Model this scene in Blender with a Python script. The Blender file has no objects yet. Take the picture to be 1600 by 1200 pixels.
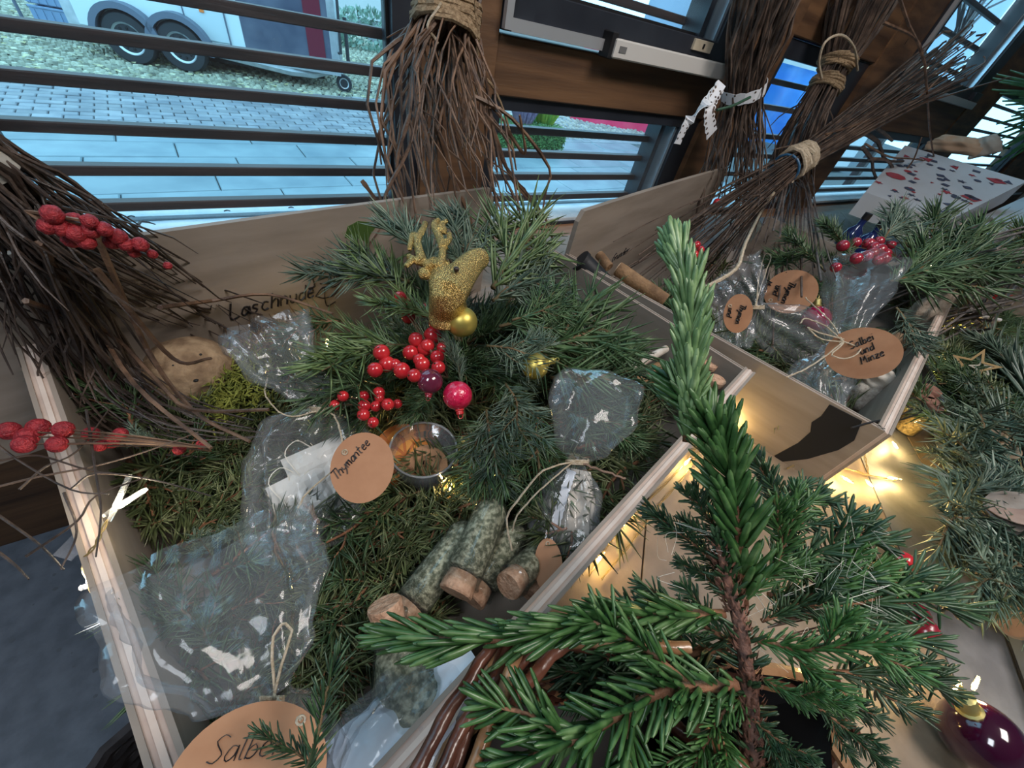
import bpy, math, random
import numpy as np
from mathutils import Vector, Matrix, noise
random.seed(7)
RNG = np.random.default_rng(7)
SC = bpy.context.scene
COL = SC.collection
PI = math.pi
# ---------------------------------------------------------------- camera
CH = 0.495                       # camera height above the table top (table top = z 0)
cz_ = Vector((155, 600, 600)).normalized()
cx_ = Vector((1076, 328, -600)); cx_ = (cx_ - cx_.dot(cz_) * cz_).normalized()
cy_ = cz_.cross(cx_)
ROT = Matrix((cx_, cy_, cz_))    # camera space -> world space
cam_d = bpy.data.cameras.new('camera'); cam = bpy.data.objects.new('camera', cam_d); COL.objects.link(cam)
cam_d.sensor_width = 36; cam_d.lens = 13.5; cam_d.clip_start = 0.01; cam_d.clip_end = 200
cam.matrix_world = Matrix.Translation((0, 0, CH)) @ ROT.to_4x4()
SC.camera = cam
# ---------------------------------------------------------------- sky, lamps, exposure
w = bpy.data.worlds.new('overcast_sky'); SC.world = w; w.use_nodes = True
wn = w.node_tree.nodes; wl = w.node_tree.links
bg = wn['Background']; bg.inputs[1].default_value = 2.3
tcw = wn.new('ShaderNodeTexCoord'); nzw = wn.new('ShaderNodeTexNoise'); nzw.inputs['Scale'].default_value = 2.0
rpw = wn.new('ShaderNodeValToRGB'); wl.new(tcw.outputs['Generated'], nzw.inputs['Vector']); wl.new(nzw.outputs[0], rpw.inputs[0])
rpw.color_ramp.elements[0].color = (0.25, 0.62, 0.95, 1); rpw.color_ramp.elements[1].color = (0.44, 0.82, 1.0, 1)
wl.new(rpw.outputs[0], bg.inputs[0])
SC.view_settings.view_transform = 'Standard'; SC.view_settings.look = 'None'; SC.view_settings.gamma = 1
SC.view_settings.use_curve_mapping = False; SC.view_settings.exposure = 0.45
def area(name, loc, target, size, power, col):
    l = bpy.data.lights.new(name, 'AREA'); l.shape = 'RECTANGLE'; l.size = size[0]; l.size_y = size[1]
    l.energy = power; l.color = col
    o = bpy.data.objects.new(name, l); COL.objects.link(o); o.location = loc
    o.rotation_euler = (Vector(target) - Vector(loc)).to_track_quat('-Z', 'Y').to_euler(); return o
area('ceiling_light', (0.9, -0.5, 1.85), (0.6, 0.2, 0), (0.9, 0.5), 21, (1.0, 0.92, 0.86))
area('ceiling_light', (-0.9, -0.2, 1.85), (0.0, 0.4, 0), (0.5, 0.9), 14, (0.85, 0.92, 1.0))
# ---------------------------------------------------------------- rays of the photograph -> points of the place
def ray(px, py): return ROT @ Vector((px - 800, 600 - py, -600))
def pz(px, py, z):
    r = ray(px, py); return Vector((0, 0, CH)) + r * ((z - CH) / r.z)
def pY(px, py, Y):
    r = ray(px, py); return Vector((0, 0, CH)) + r * (Y / r.y)
def pd(px, py, d):
    return Vector((0, 0, CH)) + ray(px, py) * (d / 600)
# ---------------------------------------------------------------- materials
MATS = {}
def mat(name, col, rough=0.6, col2=None, scale=20, stretch=(1, 1, 1), bump=0, bscale=None, metal=0, detail=4, spec=None,
        trans=0, emit=None, es=0, sheen=0, ramp=(0.35, 0.65), sub=0, coat=0, obj_rand=0, flake=0):
    if name in MATS: return MATS[name]
    m = bpy.data.materials.new(name); m.use_nodes = True; nt = m.node_tree; N = nt.nodes; L = nt.links
    b = N['Principled BSDF']; b.inputs['Base Color'].default_value = (*col, 1); b.inputs['Roughness'].default_value = rough
    b.inputs['Metallic'].default_value = metal
    if spec is not None: b.inputs['Specular IOR Level'].default_value = spec
    if trans: b.inputs['Transmission Weight'].default_value = trans
    if coat: b.inputs['Coat Weight'].default_value = coat; b.inputs['Coat Roughness'].default_value = 0.1
    if emit: b.inputs['Emission Color'].default_value = (*emit, 1); b.inputs['Emission Strength'].default_value = es
    tc = N.new('ShaderNodeTexCoord'); mp = N.new('ShaderNodeMapping'); L.new(tc.outputs['Object'], mp.inputs[0])
    mp.inputs['Scale'].default_value = stretch
    last = None
    if col2 is not None:
        nz = N.new('ShaderNodeTexNoise'); nz.inputs['Scale'].default_value = scale; nz.inputs['Detail'].default_value = detail
        L.new(mp.outputs[0], nz.inputs['Vector'])
        rp = N.new('ShaderNodeValToRGB'); L.new(nz.outputs[0], rp.inputs[0])
        rp.color_ramp.elements[0].position = ramp[0]; rp.color_ramp.elements[1].position = ramp[1]
        rp.color_ramp.elements[0].color = (*col, 1); rp.color_ramp.elements[1].color = (*col2, 1)
        last = rp.outputs[0]; L.new(last, b.inputs['Base Color'])
    if obj_rand:
        oi = N.new('ShaderNodeObjectInfo'); hs = N.new('ShaderNodeHueSaturation')
        mr = N.new('ShaderNodeMapRange'); L.new(oi.outputs['Random'], mr.inputs[0])
        mr.inputs[3].default_value = 1 - obj_rand; mr.inputs[4].default_value = 1 + obj_rand
        L.new(mr.outputs[0], hs.inputs['Value'])
        if last: L.new(last, hs.inputs['Color'])
        else: hs.inputs['Color'].default_value = (*col, 1)
        L.new(hs.outputs[0], b.inputs['Base Color'])
    if bump:
        nb = N.new('ShaderNodeTexNoise'); nb.inputs['Scale'].default_value = bscale or scale * 3; nb.inputs['Detail'].default_value = 3
        L.new(mp.outputs[0], nb.inputs['Vector']); bp = N.new('ShaderNodeBump'); bp.inputs['Strength'].default_value = bump
        bp.inputs['Distance'].default_value = 0.002
        L.new(nb.outputs[0], bp.inputs['Height']); L.new(bp.outputs[0], b.inputs['Normal'])
    MATS[name] = m; return m
def film_mat(name, tint=(1, 1, 1), white=0.10, gloss=0.22, bscale=60, bump=0.6):
    """thin clear film: mostly see-through, glossy creases, a little milky"""
    m = bpy.data.materials.new(name); m.use_nodes = True; nt = m.node_tree; N = nt.nodes; L = nt.links
    N.remove(N['Principled BSDF']); out = N['Material Output']
    tr = N.new('ShaderNodeBsdfTransparent'); tr.inputs[0].default_value = (*tint, 1)
    gl = N.new('ShaderNodeBsdfGlossy'); gl.inputs['Roughness'].default_value = 0.09
    df = N.new('ShaderNodeBsdfDiffuse'); df.inputs[0].default_value = (0.8, 0.84, 0.88, 1)
    tc = N.new('ShaderNodeTexCoord'); nz = N.new('ShaderNodeTexNoise'); nz.inputs['Scale'].default_value = bscale; nz.inputs['Detail'].default_value = 2
    L.new(tc.outputs['Object'], nz.inputs['Vector']); bp = N.new('ShaderNodeBump'); bp.inputs['Strength'].default_value = bump; bp.inputs['Distance'].default_value = 0.006
    L.new(nz.outputs[0], bp.inputs['Height']); L.new(bp.outputs[0], gl.inputs['Normal'])
    m1 = N.new('ShaderNodeMixShader'); m1.inputs[0].default_value = white; L.new(tr.outputs[0], m1.inputs[1]); L.new(df.outputs[0], m1.inputs[2])
    lw = N.new('ShaderNodeLayerWeight'); lw.inputs['Blend'].default_value = 0.25; L.new(bp.outputs[0], lw.inputs['Normal'])
    mr = N.new('ShaderNodeMapRange'); mr.inputs[3].default_value = gloss * 0.15; mr.inputs[4].default_value = min(1, gloss * 2.2); L.new(lw.outputs['Fresnel'], mr.inputs[0])
    m2 = N.new('ShaderNodeMixShader'); L.new(mr.outputs[0], m2.inputs[0]); L.new(m1.outputs[0], m2.inputs[1]); L.new(gl.outputs[0], m2.inputs[2])
    L.new(m2.outputs[0], out.inputs[0]); return m
# ---------------------------------------------------------------- mesh builder
def frames(pts):
    T = []
    for i in range(len(pts)):
        a = pts[max(i - 1, 0)]; b = pts[min(i + 1, len(pts) - 1)]
        t = (b - a); T.append(t.normalized() if t.length > 1e-9 else Vector((0, 0, 1)))
    n = T[0].orthogonal().normalized(); out = []
    for t in T:
        n = n - n.dot(t) * t
        n = n.normalized() if n.length > 1e-6 else t.orthogonal().normalized()
        out.append((t, n, t.cross(n)))
    return out
def bez(ctrl, n=16):
    """smooth curve through the control points"""
    P = [Vector(c) for c in ctrl]
    if len(P) == 2: return [P[0].lerp(P[1], i / n) for i in range(n + 1)]
    out = []; m = len(P) - 1; per = max(2, n // m)
    for i in range(m):
        p0 = P[i - 1] if i else P[0] * 2 - P[1]; p1 = P[i]; p2 = P[i + 1]; p3 = P[i + 2] if i + 2 <= m else P[m] * 2 - P[m - 1]
        for k in range(per):
            t = k / per
            out.append(0.5 * ((2 * p1) + (p2 - p0) * t + (2 * p0 - 5 * p1 + 4 * p2 - p3) * t * t + (3 * p1 - p0 - 3 * p2 + p3) * t ** 3))
    out.append(P[-1]); return out
class MB:
    def __init__(s): s.v = []; s.f = []
    def add(s, vs, fs):
        o = len(s.v); s.v.extend([tuple(v) for v in vs]); s.f.extend([tuple(i + o for i in f) for f in fs]); return s
    def box(s, c, d, R=None, bev=0):
        c = Vector(c); hx, hy, hz = d[0] / 2, d[1] / 2, d[2] / 2
        if not bev:
            vs = [Vector((x, y, z)) for z in (-hz, hz) for y in (-hy, hy) for x in (-hx, hx)]
            fs = [(0, 2, 3, 1), (4, 5, 7, 6), (0, 1, 5, 4), (2, 6, 7, 3), (0, 4, 6, 2), (1, 3, 7, 5)]
        else:
            vs = []; 
            def loop(z, i): return [Vector((sx * (hx - i), sy * (hy - i), z)) for sx, sy in ((-1, -1), (1, -1), (1, 1), (-1, 1))]
            vs = loop(-hz, bev) + loop(-hz + bev, 0) + loop(hz - bev, 0) + loop(hz, bev)
            fs = [(3, 2, 1, 0), (12, 13, 14, 15)] + [(k * 4 + i, k * 4 + (i + 1) % 4, k * 4 + 4 + (i + 1) % 4, k * 4 + 4 + i) for k in range(3) for i in range(4)]
        if R is not None: vs = [R @ v for v in vs]
        return s.add([v + c for v in vs], fs)
    def tube(s, pts, rad, n=6, caps=True):
        pts = [Vector(p) for p in pts]
        R = rad if isinstance(rad, (list, tuple)) else [rad] * len(pts)
        vs = []; fs = []
        for (t, a, b), p, r in zip(frames(pts), pts, R):
            for k in range(n):
                q = 2 * PI * k / n; vs.append(p + (a * math.cos(q) + b * math.sin(q)) * r)
        m = len(pts)
        for i in range(m - 1):
            for k in range(n):
                k2 = (k + 1) % n; fs.append((i * n + k, i * n + k2, (i + 1) * n + k2, (i + 1) * n + k))
        if caps: fs.append(tuple(range(n - 1, -1, -1))); fs.append(tuple((m - 1) * n + k for k in range(n)))
        return s.add(vs, fs)
    def lathe(s, prof, n=20, M=None, sq=(1, 1)):
        """prof: list of (r, z)"""
        M = M or Matrix.Identity(4); vs = []; fs = []; m = len(prof)
        for r, z in prof:
            for k in range(n):
                q = 2 * PI * k / n; vs.append(M @ Vector((r * math.cos(q) * sq[0], r * math.sin(q) * sq[1], z)))
        for i in range(m - 1):
            for k in range(n):
                k2 = (k + 1) % n; fs.append((i * n + k, i * n + k2, (i + 1) * n + k2, (i + 1) * n + k))
        fs.append(tuple(range(n - 1, -1, -1))); fs.append(tuple((m - 1) * n + k for k in range(n)))
        return s.add(vs, fs)
    def ball(s, c, r, n=10, m=7, sq=(1, 1, 1), jit=0, R=None):
        vs = []; fs = []; c = Vector(c)
        for i in range(m + 1):
            th = PI * (0.02 + 0.96 * i / m)
            for k in range(n):
                q = 2 * PI * k / n
                v = Vector((math.sin(th) * math.cos(q), math.sin(th) * math.sin(q), math.cos(th)))
                rr = r * (1 + (jit * noise.noise(v * 3 + c * 40) if jit else 0))
                v = Vector((v.x * sq[0], v.y * sq[1], v.z * sq[2])) * rr
                if R is not None: v = R @ v
                vs.append(c + v)
        for i in range(m):
            for k in range(n):
                k2 = (k + 1) % n; fs.append((i * n + k, (i + 1) * n + k, (i + 1) * n + k2, i * n + k2))
        fs.append(tuple(range(n))); fs.append(tuple(m * n + k for k in range(n - 1, -1, -1)))
        return s.add(vs, fs)
    def prism(s, poly, th, M):
        """poly 2-D outline in the local XY plane, th thickness along local z"""
        n = len(poly); vs = [M @ Vector((x, y, -th / 2)) for x, y in poly] + [M @ Vector((x, y, th / 2)) for x, y in poly]
        fs = [tuple(range(n - 1, -1, -1)), tuple(range(n, 2 * n))] + [(i, (i + 1) % n, n + (i + 1) % n, n + i) for i in range(n)]
        return s.add(vs, fs)
    def mesh(s, name, m, smooth=True):
        me = bpy.data.meshes.new(name); me.from_pydata([tuple(v) for v in s.v], [], s.f)
        if m is not None: me.materials.append(m)
        if smooth:
            me.polygons.foreach_set('use_smooth', [True] * len(me.polygons))
            if smooth == 'auto':
                try: me.set_sharp_from_angle(angle=math.radians(40))
                except Exception: pass
        me.update(); return me
    def build(s, name, m, parent=None, local=False, smooth='auto'):
        if parent is None:
            a = np.array(s.v); lo = a.min(0); hi = a.max(0); c = Vector(((lo[0] + hi[0]) / 2, (lo[1] + hi[1]) / 2, lo[2]))
            s.v = [tuple(Vector(v) - c) for v in s.v]
            o = bpy.data.objects.new(name, s.mesh(name, m, smooth)); o.location = c
        else:
            o = bpy.data.objects.new(name, s.mesh(name, m, smooth)); o.parent = parent
            if not local: o.matrix_parent_inverse = worldm(parent).inverted()
        COL.objects.link(o); return o
def worldm(o):
    m = o.matrix_basis.copy()
    if o.parent: m = worldm(o.parent) @ o.matrix_parent_inverse @ m
    return m
def tag(o, label=None, cat=None, group=None, kind=None):
    if label: o['label'] = label
    if cat: o['category'] = cat
    if group: o['group'] = group
    if kind: o['kind'] = kind
    return o
def thing(name, label, cat, loc=(0, 0, 0), group=None):
    o = bpy.data.objects.new(name, None); COL.objects.link(o); o.location = loc; o.empty_display_size = 0.02
    return tag(o, label, cat, group)
KIDS = {}
def kids(o):
    return [c for c in COL.objects if c.parent == o]
def dup(root, M, label, group=None):
    r = root.copy(); COL.objects.link(r); r.matrix_basis = M
    if label: r['label'] = label
    if group: r['group'] = group
    for ch in KIDS.setdefault(root.name, kids(root)):
        c = ch.copy(); COL.objects.link(c); c.parent = r
        for g in KIDS.setdefault(ch.name, kids(ch)):
            d = g.copy(); COL.objects.link(d); d.parent = c
    return r
def basis(xdir, up=(0, 0, 1), loc=(0, 0, 0), scale=1):
    x = Vector(xdir).normalized(); u = Vector(up)
    if abs(x.dot(u.normalized())) > 0.98: u = Vector((0, 1, 0))
    y = u.cross(x).normalized(); z = x.cross(y)
    M = Matrix(((x.x, y.x, z.x), (x.y, y.y, z.y), (x.z, y.z, z.z))) * scale
    return Matrix.Translation(loc) @ M.to_4x4()
def plane_basis(o, xdir, ydir):
    x = Vector(xdir).normalized(); y = Vector(ydir); y = (y - y.dot(x) * x).normalized(); z = x.cross(y)
    return Matrix.Translation(o) @ Matrix(((x.x, y.x, z.x), (x.y, y.y, z.y), (x.z, y.z, z.z))).to_4x4()
# ================================================================ materials of the setting
M_wood = mat('plywood', (0.50, 0.36, 0.26), 0.55, (0.62, 0.47, 0.36), 9, (1, 9, 1), 0.15, 60)
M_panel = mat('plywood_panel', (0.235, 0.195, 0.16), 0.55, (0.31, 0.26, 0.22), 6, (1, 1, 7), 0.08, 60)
M_ply_a = mat('ply_light', (0.58, 0.46, 0.39), 0.6, (0.68, 0.57, 0.50), 30, (1, 1, 1), 0.1)
M_ply_b = mat('ply_dark', (0.42, 0.31, 0.26), 0.65, (0.56, 0.44, 0.37), 30, (1, 1, 1), 0.1)
M_beam = mat('old_beam_wood', (0.065, 0.032, 0.017), 0.6, (0.18, 0.092, 0.043), 5, (1, 1, 5), 0.3, 40)
M_beamx = mat('old_beam_wood_across', (0.065, 0.032, 0.017), 0.6, (0.18, 0.092, 0.043), 5, (0.35, 1, 6), 0.3, 40)
M_knot = mat('wood_knot', (0.02, 0.008, 0.004), 0.6)
M_frame = mat('dark_window_frame', (0.018, 0.020, 0.028), 0.35, (0.028, 0.032, 0.042), 8)
M_alu = mat('aluminium', (0.52, 0.53, 0.55), 0.35, metal=0.5)
M_bright = mat('bright_frame_edge', (0.55, 0.68, 0.78), 0.25, metal=0.7)
M_slat = mat('slat_wood', (0.018, 0.013, 0.014), 0.5, (0.05, 0.032, 0.030), 14, (0.4, 3, 6), 0.3)
M_plate = mat('beige_plate', (0.58, 0.50, 0.38), 0.4)
M_black = mat('black', (0.006, 0.006, 0.008), 0.6)
M_glass = film_mat('window_glass', (0.97, 0.99, 1.0), 0.012, 0.05, 1.2, 0.02)
M_white = mat('white_wall', (0.55, 0.55, 0.53), 0.8, (0.62, 0.61, 0.58), 3)
M_floor = mat('asphalt_floor', (0.12, 0.155, 0.205), 0.5, (0.17, 0.215, 0.28), 25, bump=0.5, bscale=120)
M_sill = mat('pale_stone_sill', (0.52, 0.60, 0.66), 0.5, (0.64, 0.70, 0.74), 30, bump=0.5, bscale=150)
M_table = mat('table_board', (0.42, 0.30, 0.19), 0.5, (0.58, 0.44, 0.30), 5, (1, 9, 1), 0.25, 70)
def S(mb, name, m, parent=None, smooth='auto'):
    o = mb.build(name, m, parent, smooth=smooth)
    if parent is None: o['kind'] = 'structure'
    return o
def ab(mb, x0, x1, y0, y1, z0, z1, bev=0):      # axis box
    return mb.box(((x0 + x1) / 2, (y0 + y1) / 2, (z0 + z1) / 2), (abs(x1 - x0), abs(y1 - y0), abs(z1 - z0)), None, bev)
def R0(z): return CH + z                         # heights measured from the lens
GZ = R0(-1.5); FZ = R0(-1.32)
# room shell
fl = MB(); ab(fl, -3.4, 8.6, -3.2, 1.02, FZ - 0.05, FZ); floor_o = S(fl, 'floor', M_floor)
spk = MB()
for i in range(500):
    x = random.uniform(-2.2, 0.2); y = random.uniform(-1.0, 0.98); r = random.uniform(0.002, 0.006)
    q = random.random() * 6
    spk.add([(x + r * math.cos(q + a) * random.uniform(.6, 1.4), y + r * math.sin(q + a), FZ + 0.0015) for a in (0, 1.3, 2.5, 3.6, 5)], [(0, 1, 2, 3, 4)])
sp_o = spk.build('grit', mat('pale_grit', (0.12, 0.15, 0.19), 0.5), floor_o); sp_o['kind'] = 'stuff'
c_ = MB(); ab(c_, -3.4, 8.6, -3.2, 1.3, 2.0, 2.1); S(c_, 'ceiling', M_white)
for nm, a in (('wall_left', (-3.5, -3.4, -3.2, 1.1)), ('wall_right', (8.6, 8.7, -3.2, 1.1)), ('wall_back', (-3.5, 8.7, -3.3, -3.2))):
    b_ = MB(); ab(b_, *a, FZ, 2.0); S(b_, nm, M_white)
WT = 2.0
wall = MB()                                      # the front wall below the windows and the timber above them
ab(wall, -3.4, 8.6, 1.0, 1.1, GZ - 0.1, R0(-0.52)); 
wall_o = S(wall, 'wall_front', M_beamx)
def post(x0, x1, y0=0.965, y1=1.10, knots=()):
    b = MB(); ab(b, x0, x1, y0, y1, R0(-0.52), WT, 0.004); o = b.build('post', M_beam, wall_o)
    return o
def beam(x0, x1, z0, z1, y0=0.972):
    b = MB(); ab(b, x0, x1, y0, 1.09, R0(z0), R0(z1), 0.003); return b.build('beam', M_beamx, wall_o)
post(-1.1, -0.37); post(0.385, 0.558); post(1.385, 1.64); post(2.31, 2.58); post(3.78, 4.22); post(6.2, 8.5)
post(-3.3, -2.2)
beam(0.56, 1.385, -0.165, -0.055); beam(1.64, 2.31, 0.085, 0.30); beam(2.58, 3.78, -0.125, 0.045); beam(4.22, 6.2, 0.17, 0.34)
kn = MB()
for x, z, r in ((1.76, 0.21, 0.012), (1.98, 0.16, 0.008), (2.12, 0.17, 0.009), (2.45, 0.0, 0.008), (2.44, 0.17, 0.006)):
    kn.ball((x, 0.972 if x < 2.31 else 0.965, R0(z)), r, 8, 5, (0.7, 0.15, 1.7))
kn.build('knot', M_knot, wall_o)
tb = MB(); ab(tb, -3.4, 8.6, 1.0, 1.1, 1.9, WT); S(tb, 'trim_1', M_beamx)
# windows : frame, glass, slats ----------------------------------------------------------
def window(n, x0, x1, z0, z1, fw, slats, bright=False, fy=(0.985, 1.05)):
    fwl, fwr, fwb, fwt = fw
    win = MB()
    ab(win, x0 - fwl, x0, fy[0], fy[1], z0 - fwb, z1 + fwt, 0.002); fr = win.build('window_%d' % n, M_frame); fr['kind'] = 'structure'
    for a in ((x1, x1 + fwr, z0 - fwb, z1 + fwt), (x0, x1, z1, z1 + fwt), (x0, x1, z0 - fwb, z0)):
        if a[1] > a[0] and a[3] > a[2]:
            k = MB(); ab(k, a[0], a[1], fy[0], fy[1], a[2], a[3], 0.002); k.build('frame_bar', M_frame, fr)
    if bright:
        k = MB(); ab(k, x1 - 0.012, x1 - 0.001, fy[0] + 0.01, fy[1] + 0.03, z0, z1); k.build('edge_strip', M_bright, fr)
        k = MB(); ab(k, x1 - 0.05, x1 - 0.030, fy[0] + 0.035, fy[1] + 0.03, z0, z1); k.build('edge_strip', M_frame, fr)
    for sl in slats:
        k = MB(); ab(k, x0 - fwl * 0.6, x1 + fwr * 0.6, 1.055, 1.08, z0 if False else R0(sl) * 1.0 - 0.009, R0(sl) + 0.009, 0.002)
        k.build('slat', M_slat, fr)
    g = MB(); ab(g, x0, x1, 1.012, 1.018, z0, z1); g.build('glass', M_glass, fr, smooth=False)
    gk = MB()
    for a in ((x0, x0 + 0.007, z0, z1), (x1 - 0.007, x1, z0, z1), (x0, x1, z0, z0 + 0.007)):
        ab(gk, a[0], a[1], 1.004, 1.012, a[2], a[3])
    gk.build('gasket', M_black, fr)
    return fr
def q(zr): return zr * 1.066                     # ratio height at Y = 1 -> height of the slat plane
sl = [-.405, -.342, -.277, -.212, -.152, -.092, -.032, .03, .09, .15, .21, .27, .33, .4, .47, .54]
win1 = window(1, -0.305, 0.333, R0(-0.49), 1.85, (0.07, 0.054, 0.03, 0.05), [q(z) for z in sl])
window(2, 0.60, 1.30, R0(-0.49), R0(-0.195), (0.04, 0.085, 0.03, 0.03), [q(z) for z in (-.412, -.353, -.294, -.237)], True)
w3 = window(3, 0.635, 1.27, R0(0.022), 1.85, (0.075, 0.11, 0.07, 0.05), [q(z) for z in (.045, .10, .16, .22, .28, .34, .4, .47, .54)], True, (0.955, 1.03))
window(4, 1.69, 2.10, R0(-0.49), R0(0.03), (0.05, 0.205, 0.03, 0.05), [q(z) for z in (-.34, -.27, -.20, -.108, -.034)])
window(5, 2.62, 3.66, R0(-0.49), R0(-0.160), (0.04, 0.12, 0.03, 0.035), [q(z) for z in (-.42, -.36, -.315, -.268, -.215)])
w6 = window(6, 2.66, 3.60, R0(0.115), 1.85, (0.08, 0.16, 0.065, 0.05), [q(z) for z in (.15, .25, .35, .45, .54)], True, (0.955, 1.03))
window(7, 4.30, 6.1, R0(-0.49), R0(0.14), (0.08, 0.1, 0.03, 0.03), [q(z) for z in (-.40, -.33, -.26, -.19, -.12, -.05, .02, .09)])
window(8, -2.2, -1.2, R0(-0.49), 1.85, (0.05, 0.05, 0.03, 0.05), [q(z) for z in sl])
# opener hardware on the upper sash of the middle window
hw = MB(); ab(hw, 0.558, 0.575, 0.944, 0.957, R0(-0.045), 1.7); ab(hw, 0.575, 0.90, 0.944, 0.957, R0(-0.047), R0(-0.025)); hw.build('opener_rail', M_alu, w3)
hw = MB(); ab(hw, 0.85, 1.345, 0.915, 0.950, R0(-0.055), R0(-0.018), 0.003); oc = hw.build('opener_case', mat('white_case', (0.62, 0.60, 0.57), 0.4), w3)
hw = MB(); ab(hw, 0.838, 0.856, 0.92, 0.955, R0(-0.058), R0(-0.008), 0.002); hw.build('opener_joint', M_black, w3)
hw = MB(); ab(hw, 1.348, 1.365, 0.918, 0.952, R0(-0.05), R0(-0.02), 0.002); hw.build('opener_cap', M_alu, w3)
hw = MB(); ab(hw, 1.165, 1.245, 0.948, 0.956, R0(-0.006), R0(0.018), 0.001); pl_ = hw.build('lock_plate', M_plate, w3)
hw = MB(); ab(hw, 1.203, 1.209, 0.946, 0.949, R0(0.001), R0(0.011)); hw.build('keyhole', M_black, pl_)
hw = MB(); ab(hw, 0.865, 0.888, 0.9135, 0.916, R0(-0.042), R0(-0.030)); hw.build('stamped_mark', mat('grey_print', (0.16, 0.16, 0.16), 0.6), oc)
hw = MB(); ab(hw, 2.60, 3.72, 0.925, 0.955, R0(0.035), R0(0.068), 0.003); hw.build('opener_case', M_alu, w6)
hw = MB(); ab(hw, 3.62, 3.74, 0.935, 0.955, R0(0.07), R0(0.11), 0.003); hw.build('hinge_block', M_frame, w6)
hw = MB(); ab(hw, 2.585, 2.60, 0.94, 0.957, R0(0.05), 1.8); hw.build('opener_rail', M_alu, w6)
# outside sill
sb = MB(); ab(sb, -1.1, 8.4, 1.10, 1.19, R0(-0.56), R0(-0.472), 0.004); sill_o = S(sb, 'trim_2', M_sill)
sb2 = MB(); ab(sb2, -1.1, 8.4, 0.99, 1.10, R0(-0.56), R0(-0.48), 0.002); S(sb2, 'trim_3', M_sill)
mk = MB()
for (px, py) in ((205, 339), (295, 343), (296, 359), (228, 358), (262, 352), (355, 330), (455, 325), (930, 318), (985, 316)):
    p = pz(px, py, R0(-0.472)); 
    if p.y > 1.19 or p.y < 1.1: p.y = 1.145
    mk.tube(bez([p + Vector((-.006, 0, .0006)), p + Vector((0, .004, .001)), p + Vector((.006, 0, .0006))], 6), 0.0011, 4)
mk.build('scratch', M_black, sill_o)
# inner wooden sill strip behind the crates
sb3 = MB(); ab(sb3, -0.4, 6.5, 0.90, 0.99, R0(-0.515), R0(-0.50), 0.003); S(sb3, 'trim_4', mat('sill_wood', (0.26, 0.13, 0.07), 0.5, (0.36, 0.19, 0.10), 8, (1, 8, 8)))
# ================================================================ outdoors
M_slab = mat('paving_slab', (0.145, 0.205, 0.235), 0.42, (0.22, 0.29, 0.315), 3, bump=0.3, bscale=60, obj_rand=0.10)
M_joint = mat('joint_soil', (0.10, 0.11, 0.11), 0.8)
M_paver = mat('paver', (0.17, 0.185, 0.21), 0.6, (0.28, 0.285, 0.30), 4, bump=0.4, bscale=60, obj_rand=0.18)
M_cobble = mat('cobbles', (0.20, 0.20, 0.15), 0.7, (0.58, 0.56, 0.42), 5, bump=0.5, bscale=40, detail=6)
M_cobb2 = mat('brown_cobbles', (0.30, 0.26, 0.22), 0.7, (0.56, 0.50, 0.43), 5, bump=0.5, bscale=40)
gb = MB(); ab(gb, -14, 26, 1.1, 34, GZ - 0.2, GZ - 0.03); pav = S(gb, 'floor_outside', M_joint)
AN = math.radians(3.5); ca, sa = math.cos(AN), math.sin(AN)
def gp(u, v): return Vector((u * ca - v * sa, u * sa + v * ca, GZ))
def block(u0, u1, v0, v1, z=0.0, h=0.05, bev=0.008):
    vs = []
    for i, zz in ((0, -h), (0, -bev), (bev, 0)):
        for u, v in ((u0 + i, v0 + i), (u1 - i, v0 + i), (u1 - i, v1 - i), (u0 + i, v1 - i)):
            p = gp(u, v); vs.append((p.x, p.y, p.z + zz + z))
    fs = [(8, 9, 10, 11)] + [(k * 4 + i, k * 4 + (i + 1) % 4, k * 4 + 4 + (i + 1) % 4, k * 4 + 4 + i) for k in range(2) for i in range(4)]
    return vs, fs
for r in range(11):
    v0 = 1.25 + r * 0.385; off = (0.0, 0.62, 0.21, 0.83)[r % 4]
    for k in range(-3, 9):
        u0 = -2.8 + off + k * 1.05
        if u0 > (1.6 + v0 * 1.75) or u0 < -0.75 * v0 - 1.6: continue
        b = MB(); b.add(*block(u0, u0 + 1.042, v0, v0 + 0.377, random.uniform(-.003, .003), 0.06)); b.build('slab', M_slab, pav)
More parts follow.
